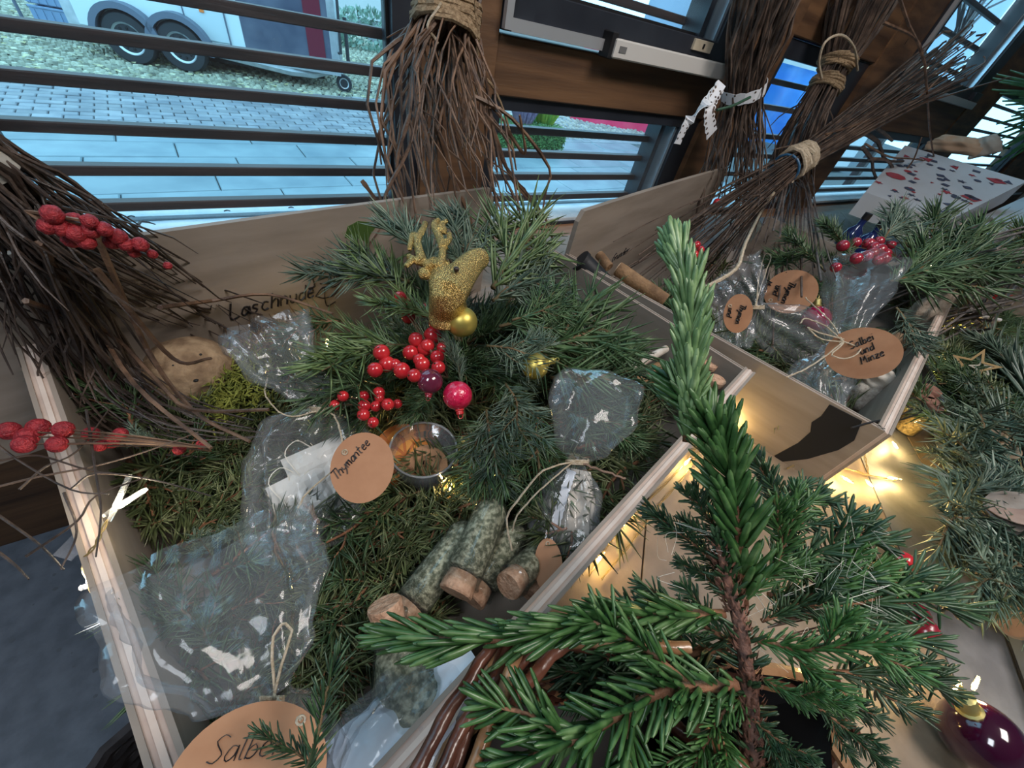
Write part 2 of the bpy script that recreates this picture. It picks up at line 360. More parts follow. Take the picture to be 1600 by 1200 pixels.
# small pavers: the nearest ones singly, the rest joined
cells = []
for r in range(17):
    v0 = 5.50 + r * 0.112
    for k in range(-24, 62):
        u0 = k * 0.21 + (0.105 if r % 2 else 0)
        if -0.62 * v0 - .5 < u0 < 0.45 * v0 + .3 or 0.62 * v0 < u0 < 1.9 * v0: cells.append((v0, u0))
pick = sorted([c for c in cells if -0.35 * c[0] < c[1] < 0.36 * c[0]], key=lambda c: c[0] + abs(c[1]) * .1)[:290]
ps = set(pick); rest = MB()
for (v0, u0) in cells:
    d_ = block(u0, u0 + 0.20, v0, v0 + 0.102, random.uniform(-.004, .004), 0.04, 0.006)
    if (v0, u0) in ps: b = MB(); b.add(*d_); b.build('paver', M_paver, pav)
    else: rest.add(*d_)
o = rest.build('pavers', M_paver, pav); o['kind'] = 'stuff'
def cobbles(u0, u1, v0, v1, m, keep, s=0.105):
    mb = MB()
    v = v0; r = 0
    while v < v1:
        u = u0 + (s / 2 if r % 2 else 0)
        while u < u1:
            if keep(u, v):
                cxx = u + random.uniform(-.012, .012); cyy = v + random.uniform(-.012, .012); a = s * random.uniform(.40, .5); hh = random.uniform(.012, .03)
                ring = []; top = []
                ph = random.random()
                for k in range(5):
                    qq = ph + 2 * PI * k / 5; p = gp(cxx + a * math.cos(qq), cyy + a * math.sin(qq)); ring.append((p.x, p.y, p.z - 0.02))
                    p = gp(cxx + a * .6 * math.cos(qq), cyy + a * .6 * math.sin(qq)); top.append((p.x, p.y, p.z + hh))
                mb.add(ring + top, [(5, 6, 7, 8, 9)] + [(k, (k + 1) % 5, 5 + (k + 1) % 5, 5 + k) for k in range(5)])
            u += s
        v += s; r += 1
    o = mb.build('cobblestones', m, pav, smooth=False); o['kind'] = 'stuff'
cobbles(-8, 5, 7.42, 14.5, M_cobble, lambda u, v: -0.62 * v - .5 < u < 0.40 * v + .5)
cobbles(3.5, 18, 5.7, 9.5, M_cobb2, lambda u, v: 0.5 * v < u < 1.7 * v, 0.12)
lf = MB()
for i in range(1500):
    v = random.uniform(7.0, 11.0); u = random.uniform(-0.5 * v, 0.36 * v); p = gp(u, v); q_ = random.random() * 6; s_ = random.uniform(.015, .045)
    lf.add([(p.x + s_ * math.cos(q_ + a), p.y + s_ * .6 * math.sin(q_ + a), p.z + .026 + random.uniform(0, .02)) for a in (0, 1.6, 3.1, 4.7)], [(0, 1, 2, 3)])
o = lf.build('fallen_leaves', mat('leaf_litter', (0.42, 0.36, 0.16), 0.7, (0.62, 0.58, 0.40), 9), None, smooth=False)
tag(o, 'pale yellow fallen leaves scattered over the cobbles outside', 'leaves', kind='stuff')
# ---- box trailer
M_tw = mat('trailer_white', (0.66, 0.74, 0.76), 0.35, (0.72, 0.79, 0.80), 2)
M_td = mat('trailer_dark_print', (0.05, 0.06, 0.10), 0.3, (0.14, 0.15, 0.20), 2.2)
M_tr = mat('trailer_red_print', (0.16, 0.012, 0.03), 0.3)
M_galv = mat('galvanised', (0.45, 0.48, 0.50), 0.4, (0.58, 0.60, 0.62), 12, metal=0.6)
M_rub = mat('rubber', (0.022, 0.024, 0.03), 0.7)
M_fend = mat('fender_grey', (0.12, 0.14, 0.19), 0.5)
M_rim = mat('silver_rim', (0.55, 0.58, 0.6), 0.3, metal=0.7)
A_ = math.radians(-15); tu = Vector((math.cos(A_), math.sin(A_), 0)); tv = Vector((-math.sin(A_), math.cos(A_), 0))
T0 = Vector((-0.20, 8.02, GZ))
tr = thing('box_trailer', 'white enclosed box trailer with twin wheels and a dark printed front panel, parked outside', 'trailer', T0)
def tp(u, v, z): return T0 + tu * u + tv * v + Vector((0, 0, z))
RT = Matrix((tu, tv, Vector((0, 0, 1)))).transposed()
def tbx(name, u0, u1, v0, v1, z0, z1, m, bev=0, par=None):
    b = MB(); b.box(tp((u0 + u1) / 2, (v0 + v1) / 2, (z0 + z1) / 2), (u1 - u0, v1 - v0, z1 - z0), RT, bev); return b.build(name, m, par or tr)
tbx('body', -1.0, 0.80, 0.10, 1.75, 0.30, 2.1, M_tw, 0.02)
tbx('front_panel', 0.80, 1.92, 0.098, 1.75, 0.32, 2.1, M_td, 0.01)
tbx('red_stripe', 1.60, 1.82, 0.088, 0.100, 0.33, 2.0, M_tr)
tbx('corner_post', 1.90, 2.0, 0.09, 1.76, 0.32, 2.1, M_galv, 0.02)
d_ = tbx('side_door', 0.18, 0.62, 0.085, 0.11, 0.38, 1.5, mat('door_white', (0.60, 0.68, 0.70), 0.35), 0.008)
tbx('door_seal', 0.165, 0.18, 0.08, 0.11, 0.37, 1.5, M_fend, 0, tr); tbx('door_seal', 0.62, 0.635, 0.08, 0.11, 0.37, 1.5, M_fend, 0, tr)
tbx('orange_reflector', 0.36, 0.41, 0.072, 0.086, 0.66, 0.70, mat('orange_reflector', (0.9, 0.22, 0.04), 0.3), 0.004, tr)
tbx('chassis', -1.1, 2.0, 0.14, 0.22, 0.22, 0.31, M_galv); tbx('chassis', -1.1, 2.0, 1.6, 1.7, 0.22, 0.31, M_galv)
tbx('underbody_shade', -1.0, 1.75, 0.32, 1.6, 0.12, 0.29, M_rub); tbx('rear_frame', -1.12, -0.98, 0.12, 1.7, 0.22, 0.9, M_galv)  # near-black box added under the body in place of the trailer's ground shadow
for k, u in enumerate((-0.50, 0.06)):
    M = Matrix.Translation(tp(u, 0.05, 0.27)) @ Matrix((tu, Vector((0, 0, 1)), -tv)).transposed().to_4x4()
    b = MB(); b.lathe([(0.15, -0.09), (0.24, -0.09), (0.268, -0.06), (0.27, 0.05), (0.245, 0.085), (0.165, 0.088), (0.16, 0.06)], 28, M); wh = b.build('wheel', M_rub, tr)
    b = MB(); b.lathe([(0.02, 0.055), (0.06, 0.07), (0.07, 0.045), (0.13, 0.05), (0.16, 0.075), (0.168, 0.086), (0.170, 0.07), (0.15, -0.05)], 28, M); b.build('rim', M_rim, wh)
    for j in range(9):
        b = MB(); q_ = 2 * PI * j / 9; b.ball(M @ Vector((0.105 * math.cos(q_), 0.105 * math.sin(q_), 0.058)), 0.016, 6, 4); b.build('rim_hole', M_black, wh)
    arc = [(math.cos(t_), math.sin(t_)) for t_ in [math.radians(a) for a in range(-8, 190, 11)]]
    poly = [(0.36 * c_, 0.35 * s_) for c_, s_ in arc] + [(0.295 * c_, 0.285 * s_) for c_, s_ in reversed(arc)]
    b = MB(); b.prism(poly, 0.24, M); b.build('fender', M_fend, tr)
for sgn in (0.35, 1.55):
    b = MB(); b.tube([tp(0.9, sgn, 0.26), tp(1.5, 0.95 + (sgn - 0.95) * 0.55, 0.24), tp(1.9, 0.75, 0.27), tp(2.1, 0.6, 0.28)] if sgn > 1 else
                     [tp(0.3, 0.16, 0.25), tp(1.3, 0.16, 0.17), tp(1.6, 0.22, 0.17), tp(1.9, 0.4, 0.24), tp(2.15, 0.5, 0.27)], 0.05, 6); b.build('drawbar', M_galv, tr)
b = MB(); b.tube([tp(2.0, 0.32, 0.16), tp(2.0, 0.32, 0.75)], 0.03, 10); jk = b.build('jockey_post', M_galv, tr)
M = Matrix.Translation(tp(2.03, 0.30, 0.115)) @ Matrix((tu, Vector((0, 0, 1)), -tv)).transposed().to_4x4()
b = MB(); b.lathe([(0.07, -0.03), (0.105, -0.03), (0.115, 0), (0.105, 0.03), (0.07, 0.03)], 18, M); b.build('jockey_wheel', M_rub, tr)
b = MB(); b.lathe([(0.02, 0.02), (0.07, 0.034), (0.075, -0.03)], 14, M); b.build('hub', M_rim, jk)
b = MB(); b.tube([tp(2.12, 0.5, 0.27), tp(2.3, 0.5, 0.27)], 0.045, 8); b.tube(bez([tp(2.28, .5, .30), tp(2.42, .45, .32), tp(2.4, .42, .15), tp(2.42, .4, .03)], 9), 0.012, 5); b.build('coupling', M_galv, tr)
b = MB(); b.tube([tp(2.42, .4, .05), tp(2.42, .4, .0)], 0.022, 6); b.tube([tp(2.0, .1, .5), tp(2.03, .06, .5), tp(2.05, .06, 1.2)], .02, 5); b.tube([tp(2.12, .2, .36), tp(2.12, .2, .9)], .025, 6); b.build('latch_bar', M_rub, tr)
# ---- hand truck and folding crates at the left
M_bluebox = mat('blue_grey_plastic', (0.17, 0.26, 0.42), 0.4, (0.22, 0.33, 0.50), 3)
q0 = pz(128, 60, GZ); 
for k in range(3):
    c0 = Vector((q0.x - 0.05, q0.y + 0.05, GZ + 0.02 + k * 0.30))
    t = thing('folding_crate', ('lowest', 'second', 'third')[k] + ' blue grey folding crate in the stack by the hand truck outside', 'crate', c0, 'folding crates outside')
    a_ = Matrix.Rotation(math.radians(-14), 3, 'Z')
    def fb(nm, c, d, m=M_bluebox, par=t):
        b = MB(); b.box(c0 + a_ @ Vector(c), d, a_, 0.004); return b.build(nm, m, par)
    for s_ in (-1, 1):
        fb('side_panel', (0, s_ * 0.19, 0.14), (0.60, 0.015, 0.26)); fb('end_panel', (s_ * 0.30, 0, 0.14), (0.015, 0.38, 0.26))
        fb('rim', (0, s_ * 0.195, 0.275), (0.62, 0.03, 0.025))
    fb('bottom', (0, 0, 0.01), (0.59, 0.37, 0.015))
    for j in range(7): fb('rib', (-0.26 + j * 0.087, -0.20, 0.13), (0.012, 0.012, 0.24))
    fb('rib', (0, -0.202, 0.13), (0.6, 0.012, 0.014))
q1 = pz(62, 36, GZ)
t = thing('hand_truck', 'grey metal hand truck standing on the cobbles at the far left', 'hand truck', q1)
for s_ in (-0.16, 0.16):
    b = MB(); b.tube([q1 + Vector((s_, 0, 0.03)), q1 + Vector((s_, 0.05, 1.3))], 0.022, 7); b.build('upright', M_fend, t)
for z_ in (0.25, 0.55, 0.85, 1.2):
    b = MB(); b.tube([q1 + Vector((-.16, 0.02, z_)), q1 + Vector((.16, .02, z_))], 0.016, 6); b.build('crossbar', M_galv, t)
# ---- planter with boxwood and heather
M_box = mat('boxwood_leaves', (0.05, 0.17, 0.05), 0.6, (0.20, 0.38, 0.12), 30, bump=1, bscale=90)
def leafball(mb, c, r, n, sq=(1, 1, 1), s=0.02):
    for i in range(n):
        d = Vector((random.gauss(0, 1), random.gauss(0, 1), random.gauss(0, 1))).normalized(); rr = r * random.uniform(.7, 1.0)
        p = Vector(c) + Vector((d.x * sq[0], d.y * sq[1], d.z * sq[2])) * rr
        a = (d + Vector((random.gauss(0, .6), random.gauss(0, .6), random.gauss(0, .6)))).normalized(); b_ = a.orthogonal().normalized() * s * .5
        mb.add([p, p + a * s * .6 + b_, p + a * s * 1.4, p + a * s * .6 - b_], [(0, 1, 2, 3)])
pc = Vector((3.75, 5.60, GZ))
t = thing('boxwood_trough', 'clipped rectangular green boxwood trough with heather on top, outside the second window', 'planter', pc)
b = MB(); b.box(pc + Vector((0, 0, 0.14)), (1.32, 0.62, 0.26), None, 0.03); b.build('core', mat('dark_leaf_core', (0.03, 0.09, 0.03), 0.8, (0.10, 0.2, 0.06), 20), t)
mb = MB()
for i in range(5000):
    f_ = random.random(); x = random.uniform(-.67, .67); y = random.uniform(-.32, .32); z = random.uniform(0.02, .28)
    if f_ < .5: y = -.31
    elif f_ < .8: z = .28
    else: x = -.67 if f_ < .9 else .67
    p = pc + Vector((x, y, z)); a = Vector((random.gauss(0, 1), random.gauss(0, 1) - .6, random.gauss(0, 1) + .4)).normalized(); b_ = a.orthogonal().normalized() * .011
    mb.add([p, p + a * .018 + b_, p + a * .036, p + a * .018 - b_], [(0, 1, 2, 3)])
o = mb.build('leaves', M_box, t, smooth=False); o['kind'] = 'stuff'
def spiky(name, label, cat, c, r, h, n, m, s=.004):
    mb = MB()
    for i in range(n):
        q_ = random.random() * 2 * PI; rr = r * math.sqrt(random.random()); p = Vector(c) + Vector((rr * .5 * math.cos(q_), rr * .5 * math.sin(q_), 0))
        e = Vector(c) + Vector((rr * math.cos(q_), rr * math.sin(q_), h * random.uniform(.6, 1)))
        mb.tube([p, p.lerp(e, .5) + Vector((0, 0, .02)), e], [s, s * .9, s * .4], 3, False)
    o = mb.build(name, m); return tag(o, label, cat)
M_purple = mat('heather_purple', (0.33, 0.22, 0.36), 0.7, (0.52, 0.38, 0.52), 30)
spiky('heather', 'purple heather on top of the boxwood trough outside', 'plant', pc + Vector((0.02, -.05, .275)), .26, .34, 420, M_purple, .006)
spiky('heather', 'greyish lavender plant at the left end of the boxwood trough outside', 'plant', pc + Vector((-.50, 0, .275)), .24, .32, 300, mat('lavender_grey', (0.36, 0.42, 0.46), 0.7, (0.5, 0.5, 0.55), 30), .006)
spiky('leafy_plant', 'yellow green leafy plant at the right end of the boxwood trough outside', 'plant', pc + Vector((.46, 0, .275)), .24, .30, 300, mat('lime_leaf', (0.20, 0.42, 0.10), 0.6, (0.55, 0.62, 0.12), 12), .009)
# ---- fabric stalls
def cloth_wall(name, label, cat, a, bpt, h, m, folds=7, amp=.06, h2=None, lean=0):
    a = Vector(a); bb = Vector(bpt); n = folds * 8; mb = MB(); d = (bb - a); nrm = Vector((-d.y, d.x, 0)).normalized(); vs = []; fs = []
    for th in (0, .012):
        for j in range(7):
            for i in range(n + 1):
                t_ = i / n; hh = h + ((h2 or h) - h) * t_
                p = a + d * t_ + nrm * (amp * math.sin(t_ * folds * 2 * PI) * (1 - .5 * j / 6) + th + lean * j / 6); p.z += hh * j / 6; vs.append(p)
    w_ = n + 1
    for s_ in (0, 7 * w_):
        for j in range(6):
            for i in range(n): fs.append((s_ + j * w_ + i, s_ + j * w_ + i + 1, s_ + (j + 1) * w_ + i + 1, s_ + (j + 1) * w_ + i))
    mb.add(vs, fs); return tag(mb.build(name, m), label, cat)
M_redc = mat('red_awning', (0.80, 0.03, 0.10), 0.5, (0.88, 0.05, 0.14), 2); M_bluec = mat('blue_tarpaulin', (0.02, 0.22, 0.72), 0.45, (0.05, 0.34, 0.85), 1.5)
cloth_wall('red_tent_cloth', 'red tent cloth spread down to the cobbles behind the boxwood trough', 'tent', (6.2, 7.4, GZ), (9.3, 6.2, GZ), 1.5, M_redc, 5, .05, 1.5, .3)
tnt = cloth_wall('blue_tent', 'blue tarpaulin stall wall seen through the narrow third window', 'tent', (9.9, 7.0, GZ), (17.5, 6.3, GZ), 1.62, M_bluec, 6, .10)
cloth_wall('white_valance', 'white strip of stall roof edge above the blue tarpaulin', 'awning', (9.5, 6.9, GZ + 1.62), (17.5, 6.2, GZ + 1.62), 0.30, mat('white_canvas', (0.66, 0.68, 0.66), 0.6), 3, .02)
# ---- buildings and trees far behind
M_fac = mat('pale_facade', (0.62, 0.62, 0.58), 0.8, (0.70, 0.70, 0.66), 0.6)
M_fac2 = mat('grey_blue_facade', (0.30, 0.37, 0.48), 0.8, (0.36, 0.43, 0.54), 0.6)
def house(label, x0, x1, y0, y1, h, m, wins, roofm):
    t = thing('house', label, 'building', ((x0 + x1) / 2, (y0 + y1) / 2, GZ))
    b = MB(); ab(b, x0, x1, y0, y1, GZ, GZ + h); b.build('wall', m, t)
    b = MB(); my = (y0 + y1) / 2; b.add([(x0 - .2, y0 - .3, GZ + h), (x1 + .2, y0 - .3, GZ + h), (x1 + .2, y1 + .3, GZ + h), (x0 - .2, y1 + .3, GZ + h), (x0, my, GZ + h + 2), (x1, my, GZ + h + 2)], [(0, 1, 5, 4), (2, 3, 4, 5), (0, 4, 3), (1, 2, 5), (3, 2, 1, 0)]); b.build('roof', roofm, t)
    for (wx, wz) in wins:
        b = MB(); ab(b, wx - .5, wx + .5, y0 - .04, y0 + .05, GZ + wz, GZ + wz + 1.4); wi = b.build('window', M_alu, t)
        b = MB(); ab(b, wx - .43, wx + .43, y0 - .05, y0 - .02, GZ + wz + .07, GZ + wz + 1.33); b.build('pane', mat('dark_pane', (0.05, 0.08, 0.12), 0.1), wi)
M_roof = mat('tile_roof', (0.28, 0.10, 0.06), 0.7, (0.36, 0.15, 0.09), 3)
house('pale rendered house far behind the trailer', -9, 9, 20, 26, 5, M_fac, [(-5, 1), (-1.5, 1), (2, 1), (5.4, 1)], M_roof)
house('grey blue house far behind the blue stall', 16, 30, 9, 16, 6, M_fac2, [(18, 1), (21, 1), (24, 1), (27, 1), (18, 3.4), (21, 3.4), (24, 3.4)], M_roof)
st = thing('market_stall', 'orange and cream market stall seen through the far upper window', 'stall', (12.2, 4.3, GZ))
b = MB(); ab(b, 11.4, 13.0, 4.6, 5.6, GZ, GZ + 1.6); b.build('counter', mat('white_counter', (0.62, 0.64, 0.66), 0.5), st)
b = MB(); b.add([(11.2, 4.2, GZ + 2.0), (13.2, 4.2, GZ + 2.0), (13.2, 5.8, GZ + 2.0), (11.2, 5.8, GZ + 2.0), (12.2, 5.0, GZ + 2.6)], [(0, 1, 4), (1, 2, 4), (2, 3, 4), (3, 0, 4), (3, 2, 1, 0)]); b.build('roof', mat('orange_canvas', (0.85, 0.38, 0.16), 0.6, (0.9, 0.6, 0.35), 1), st)
for x, y in ((11.4, 4.4), (13.0, 4.4), (11.4, 5.6), (13.0, 5.6)):
    b = MB(); b.tube([(x, y, GZ), (x, y, GZ + 2.1)], .03, 6); b.build('post', M_alu, st)
def bare_tree(label, c, h, seed):
    rnd = random.Random(seed); t = thing('bare_tree', label, 'tree', c); trunk = MB(); tw = MB()
    trunk.tube([c, Vector(c) + Vector((.05, 0, h * .3)), Vector(c) + Vector((0, .05, h * .6))], [.09, .07, .05], 8); trunk.build('trunk', M_slat, t)
    def br(p, d, L, r, k):
        e = p + d * L; tw.tube([p, p.lerp(e, .5) + Vector((rnd.gauss(0, .03), rnd.gauss(0, .03), .02)) * L, e], [r, r * .8, r * .5], 4, False)
        if k:
            for j in range(3): br(p.lerp(e, rnd.uniform(.5, 1)), (d + Vector((rnd.gauss(0, .5), rnd.gauss(0, .5), rnd.gauss(.1, .4)))).normalized(), L * .68, r * .55, k - 1)
    for j in range(7): br(Vector(c) + Vector((0, 0, h * rnd.uniform(.3, .6))), Vector((rnd.gauss(0, .6), rnd.gauss(0, .6), .7)).normalized(), h * .3, .03, 3)
    o = tw.build('branches', M_slat, t); o['kind'] = 'stuff'
bare_tree('bare branching tree outside the far upper window', (10.2, 3.4, GZ), 4.5, 3)
bt = MB(); pc2 = pz(562, 96, GZ) 
leafball(bt, (3.6, 12.5, GZ + .35), .55, 700, (1.6, 1, .7), .09)
tag(bt.build('shrub', mat('shrub_leaf', (0.10, 0.20, 0.12), 0.6, (0.3, 0.42, 0.35), 9), smooth=False), 'low grey green shrub behind the trailer drawbar', 'shrub')
# ================================================================ table of planks
def clip(poly, a, b, c):      # keep a*x + b*y <= c
    out = []
    for i in range(len(poly)):
        p, r = poly[i], poly[(i + 1) % len(poly)]; dp = a * p[0] + b * p[1] - c; dr = a * r[0] + b * r[1] - c
        if dp <= 0: out.append(p)
        if (dp < 0) != (dr < 0) and dp != dr:
            t = dp / (dp - dr); out.append((p[0] + (r[0] - p[0]) * t, p[1] + (r[1] - p[1]) * t))
    return out
ZR = CH - 0.35
def seg(p, q_): return (q_ - p).normalized()
L0 = pz(42, 535, ZR); L1 = pz(262, 1200, ZR); F1_ = pz(615, 1200, ZR); F0 = pz(1170, 581, ZR); Rr = pz(872, 395, ZR)
def isect(p, d, r, e):
    k = d.x * e.y - d.y * e.x; t = ((r.x - p.x) * e.y - (r.y - p.y) * e.x) / k; return Vector((p.x + d.x * t, p.y + d.y * t, p.z))
dl = seg(L0, L1); df = seg(F1_, F0); dr_ = seg(F0, Rr)
FL = isect(L0, dl, F0, df); BR = isect(L0, df, F0, dr_); BL = L0.copy()
a_l = Vector((-dl.y, dl.x)); 
tp_ = [(-0.9, -1.1), (3.6, -1.1), (3.6, 0.90), (-0.9, 0.90)]
nl = Vector((dl.y, -dl.x)); cl = nl.dot(L0.xy)     # left of the crate side
if nl.dot(Vector((3, 0))) > cl: nl = -nl; cl = -cl
outline = clip(tp_, nl.x, nl.y, cl + 0.004)
tbl = thing('plank_table', 'pale wooden plank table carrying the crates in front of the windows', 'table', (0.8, 0, FZ))
a0 = math.radians(40); pdv = Vector((math.cos(a0), math.sin(a0))); pn = Vector((-math.sin(a0), math.cos(a0)))
s0 = pn.dot(pz(1380, 800, 0).xy); wd = 0.135
for k in range(-16, 12):
    lo = s0 + k * wd; hi = lo + wd - 0.0025
    pl = clip(clip(outline, pn.x, pn.y, hi), -pn.x, -pn.y, -lo)
    if len(pl) < 3: continue
    n = len(pl); b = MB(); cxy = Vector((sum(p[0] for p in pl) / n, sum(p[1] for p in pl) / n))
    R = Matrix.Rotation(-a0, 3, 'Z')
    b.add([(x, y, 0) for x, y in pl] + [(x, y, -0.03) for x, y in pl], [tuple(range(n)), tuple(range(2 * n - 1, n - 1, -1))] + [(i, n + i, n + (i + 1) % n, (i + 1) % n) for i in range(n)])
    o = b.build('plank', mat('grey_plank', (0.15, 0.15, 0.16), .5, (0.22, 0.22, 0.23), 22, (1, 1, 1), .3, 90) if k == -1 else mat('table_plank_%d' % (k % 3), ((0.19, 0.14, 0.095), (0.215, 0.16, 0.11), (0.20, 0.155, 0.115))[k % 3], 0.5, ((0.29, 0.215, 0.15), (0.32, 0.24, 0.17), (0.28, 0.22, 0.17))[k % 3], 22, (1.0, 1.0, 1), 0.3, 90), tbl)
b = MB(); ab(b, 0.05, 3.4, -1.0, 0.8, -0.06, -0.031); b.build('under_board', M_black, tbl)
for x, y in ((0.15, -0.9), (0.1, 0.75), (3.3, -0.9), (3.3, 0.75)):
    b = MB(); ab(b, x - .03, x + .03, y - .03, y + .03, FZ, -0.06); b.build('leg', M_black, tbl)
# ================================================================ crates
def wallpart(par, p, r, z0, z1, th, layers=5, ext=0):
    p = Vector((p.x, p.y)); r = Vector((r.x, r.y)); d = (r - p).normalized(); n = Vector((-d.y, d.x)); p = p - d * ext; r = r + d * ext
    L = (r - p).length; R = Matrix.Rotation(math.atan2(d.y, d.x), 3, 'Z'); lw = th / layers
    for k in range(layers):
        c = (p + r) / 2 + n * (-th / 2 + lw * (k + .5)); b = MB(); e = 0.0012 * (k % 2)
        b.box((c.x, c.y, (z0 + z1) / 2 - e / 2), (L, lw, z1 - z0 - e), R)
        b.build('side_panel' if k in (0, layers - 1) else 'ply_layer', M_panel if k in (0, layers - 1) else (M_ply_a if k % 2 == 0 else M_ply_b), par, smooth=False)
cr1 = thing('wooden_crate', 'pale plywood crate in the foreground filled with fir, tea bags and cork glass tubes', 'crate', ((FL + F0 + BR + BL) / 4).xy.to_3d())
ZB = CH - 0.256
wallpart(cr1, BL, FL, 0, ZR, 0.018, 5, -0.0); wallpart(cr1, FL, F0, 0, ZR, 0.018, 5, 0.009); wallpart(cr1, F0, BR, 0, ZR, 0.009, 3, -0.009)
def back_panel(par, p, d, x0, x1, z1, th, name='back_panel', drop=0.0, chop=0.02):
    """tall sheet with a softly rounded top edge"""
    n = Vector((-d.y, d.x, 0)); poly = [(x0, 0), (x1, 0), (x1, z1 - chop)]
    for i in range(9):
        t = i / 8; poly.append((x1 - 0.012 - (x1 - x0 - 0.024) * t, z1 - drop * t ** 1.5 + 0.003 * math.sin(t * PI)))
    poly.append((x0, z1 - drop - 0.02))
    M = Matrix.Translation((p.x, p.y, 0)) @ Matrix((Vector((d.x, d.y, 0)), Vector((0, 0, 1)), -n)).transposed().to_4x4()
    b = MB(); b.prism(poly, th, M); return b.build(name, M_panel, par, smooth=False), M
xr = pY(770, 290, 1.0)
bp1, MB1 = back_panel(cr1, BL, df.xy.to_3d(), -0.16, (BR - BL).length - 0.09, ZB, 0.008)
bfl = MB(); n_ = 4
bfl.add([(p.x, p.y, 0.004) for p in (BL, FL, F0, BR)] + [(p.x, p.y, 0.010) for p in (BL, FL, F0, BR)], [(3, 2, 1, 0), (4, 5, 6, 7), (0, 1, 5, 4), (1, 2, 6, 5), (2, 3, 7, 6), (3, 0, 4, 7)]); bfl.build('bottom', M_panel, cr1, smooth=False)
ca_ = pz(886, 396, ZR); cb_ = pz(1383, 672, ZR); cc_ = pz(1488, 458, ZR); cdv = pz(1200, 338, ZR)
cr2 = thing('wooden_crate', 'pale plywood crate at the right holding brooms and tagged bags', 'crate', ((ca_ + cb_ + cc_) / 3).xy.to_3d())
wallpart(cr2, ca_, cb_, 0, ZR, 0.010, 3, 0); wallpart(cr2, cb_, cc_, 0, ZR, 0.020, 5, 0.004); wallpart(cr2, cc_, cdv, 0, ZR, 0.010, 3, 0)
d2 = seg(ca_, pY(1110, 285, pY(1110, 285, 1).y)); 
d2 = Vector((math.cos(math.radians(17)), math.sin(math.radians(17)), 0))
bp2, MB2 = back_panel(cr2, ca_, d2, 0.0, 0.92, CH - 0.262, 0.010)
bfl = MB(); cor = (ca_, cb_, cc_, ca_ + d2 * 0.92)
bfl.add([(p.x, p.y, 0.004) for p in cor] + [(p.x, p.y, 0.010) for p in cor], [(3, 2, 1, 0), (4, 5, 6, 7), (0, 1, 5, 4), (1, 2, 6, 5), (2, 3, 7, 6), (3, 0, 4, 7)]); bfl.build('bottom', M_panel, cr2, smooth=False)
# ================================================================ handwriting (pen strokes)
G = {
'T': [[(0, 1), (.7, 1.02)], [(.38, 1), (.3, 0)]], 'h': [[(.1, 1), (.05, 0)], [(.06, .35), (.3, .6), (.45, .4), (.42, 0)]],
'y': [[(.05, .6), (.12, .2), (.4, .25)], [(.5, .6), (.35, 0), (.1, -.4)]], 'm': [[(.05, .55), (.05, 0)], [(.05, .4), (.22, .6), (.3, .05)], [(.3, .4), (.5, .6), (.6, 0)]],
'a': [[(.45, .5), (.2, .55), (.05, .2), (.2, 0), (.42, .2), (.46, .55), (.5, 0)]], 'n': [[(.05, .55), (.05, 0)], [(.05, .38), (.3, .6), (.42, .4), (.42, 0)]],
't': [[(.2, .95), (.2, .1), (.35, 0)], [(.02, .6), (.42, .62)]], 'e': [[(.05, .3), (.42, .36), (.32, .58), (.1, .45), (.08, .12), (.25, 0), (.45, .1)]],
'S': [[(.55, .9), (.3, 1.02), (.08, .8), (.3, .52), (.5, .28), (.3, 0), (.02, .1)]], 'l': [[(.12, 1), (.12, .1), (.25, 0)]],
'b': [[(.08, 1), (.06, 0)], [(.06, .3), (.3, .52), (.46, .25), (.28, 0), (.06, .06)]], 'i': [[(.1, .55), (.1, 0)], [(.12, .8), (.13, .84)]],
'u': [[(.05, .55), (.08, .1), (.25, 0), (.42, .25)], [(.42, .55), (.45, 0)]], 'd': [[(.42, .5), (.15, .5), (.05, .2), (.2, 0), (.42, .2)], [(.45, 1), (.46, 0)]],
'M': [[(0, 0), (.1, 1), (.32, .4), (.56, 1), (.65, 0)]], 'z': [[(.05, .55), (.42, .55), (.05, 0), (.45, .02)]], 'L': [[(.1, 1), (.05, 0), (.5, .04)]],
's': [[(.38, .5), (.18, .55), (.1, .38), (.35, .2), (.2, 0), (.02, .06)]], 'c': [[(.42, .48), (.2, .56), (.05, .25), (.2, 0), (.42, .08)]],
'G': [[(.58, .85), (.3, 1), (.05, .5), (.25, 0), (.55, .15), (.56, .45), (.35, .45)]], 'r': [[(.06, .55), (.06, 0)], [(.06, .35), (.22, .56), (.36, .52)]],
'o': [[(.25, .56), (.05, .3), (.22, 0), (.44, .28), (.25, .56)]], 'k': [[(.08, 1), (.06, 0)], [(.4, .55), (.08, .25), (.42, 0)]], ' ': [], '.': [[(.1, 0), (.12, .03)]]}
W_ = {'T': .62, 'm': .72, 'M': .78, 'S': .62, 'l': .3, 'i': .26, 'L': .58, 'G': .7, ' ': .4, '.': .25, 'r': .42}
M_ink = mat('ink', (0.012, 0.010, 0.012), 0.5)
def write(lines, M, size, par, pen=0.0006, name='lettering', lead=1.5, m=None, center=True):
    b = MB()
    for li, tx in enumerate(lines):
        wtot = sum(W_.get(c, .55) for c in tx); x = -wtot / 2 if center else 0
        for c in tx:
            for st in G[c]:
                pts = [M @ Vector(((x + px + .22 * py) * size, (py - lead * li) * size, 0.0003)) for px, py in st]
                b.tube(bez(pts, 8) if len(pts) > 2 else pts, pen, 4)
            x += W_.get(c, .55)
    o = b.build(name, m or M_ink, par); o['kind'] = 'stuff' if False else 'lettering'; del o['kind']; return o
def onpanel(MBx, px, py, par_y):
    """hit of the pixel ray with the front of a panel, in the panel's own frame"""
    r = ray(px, py); o = Vector((0, 0, CH)); Mi = MBx.inverted(); lo = Mi @ o; ld = Mi.to_3x3() @ r; t = (par_y - lo.z) / ld.z; return lo + ld * t
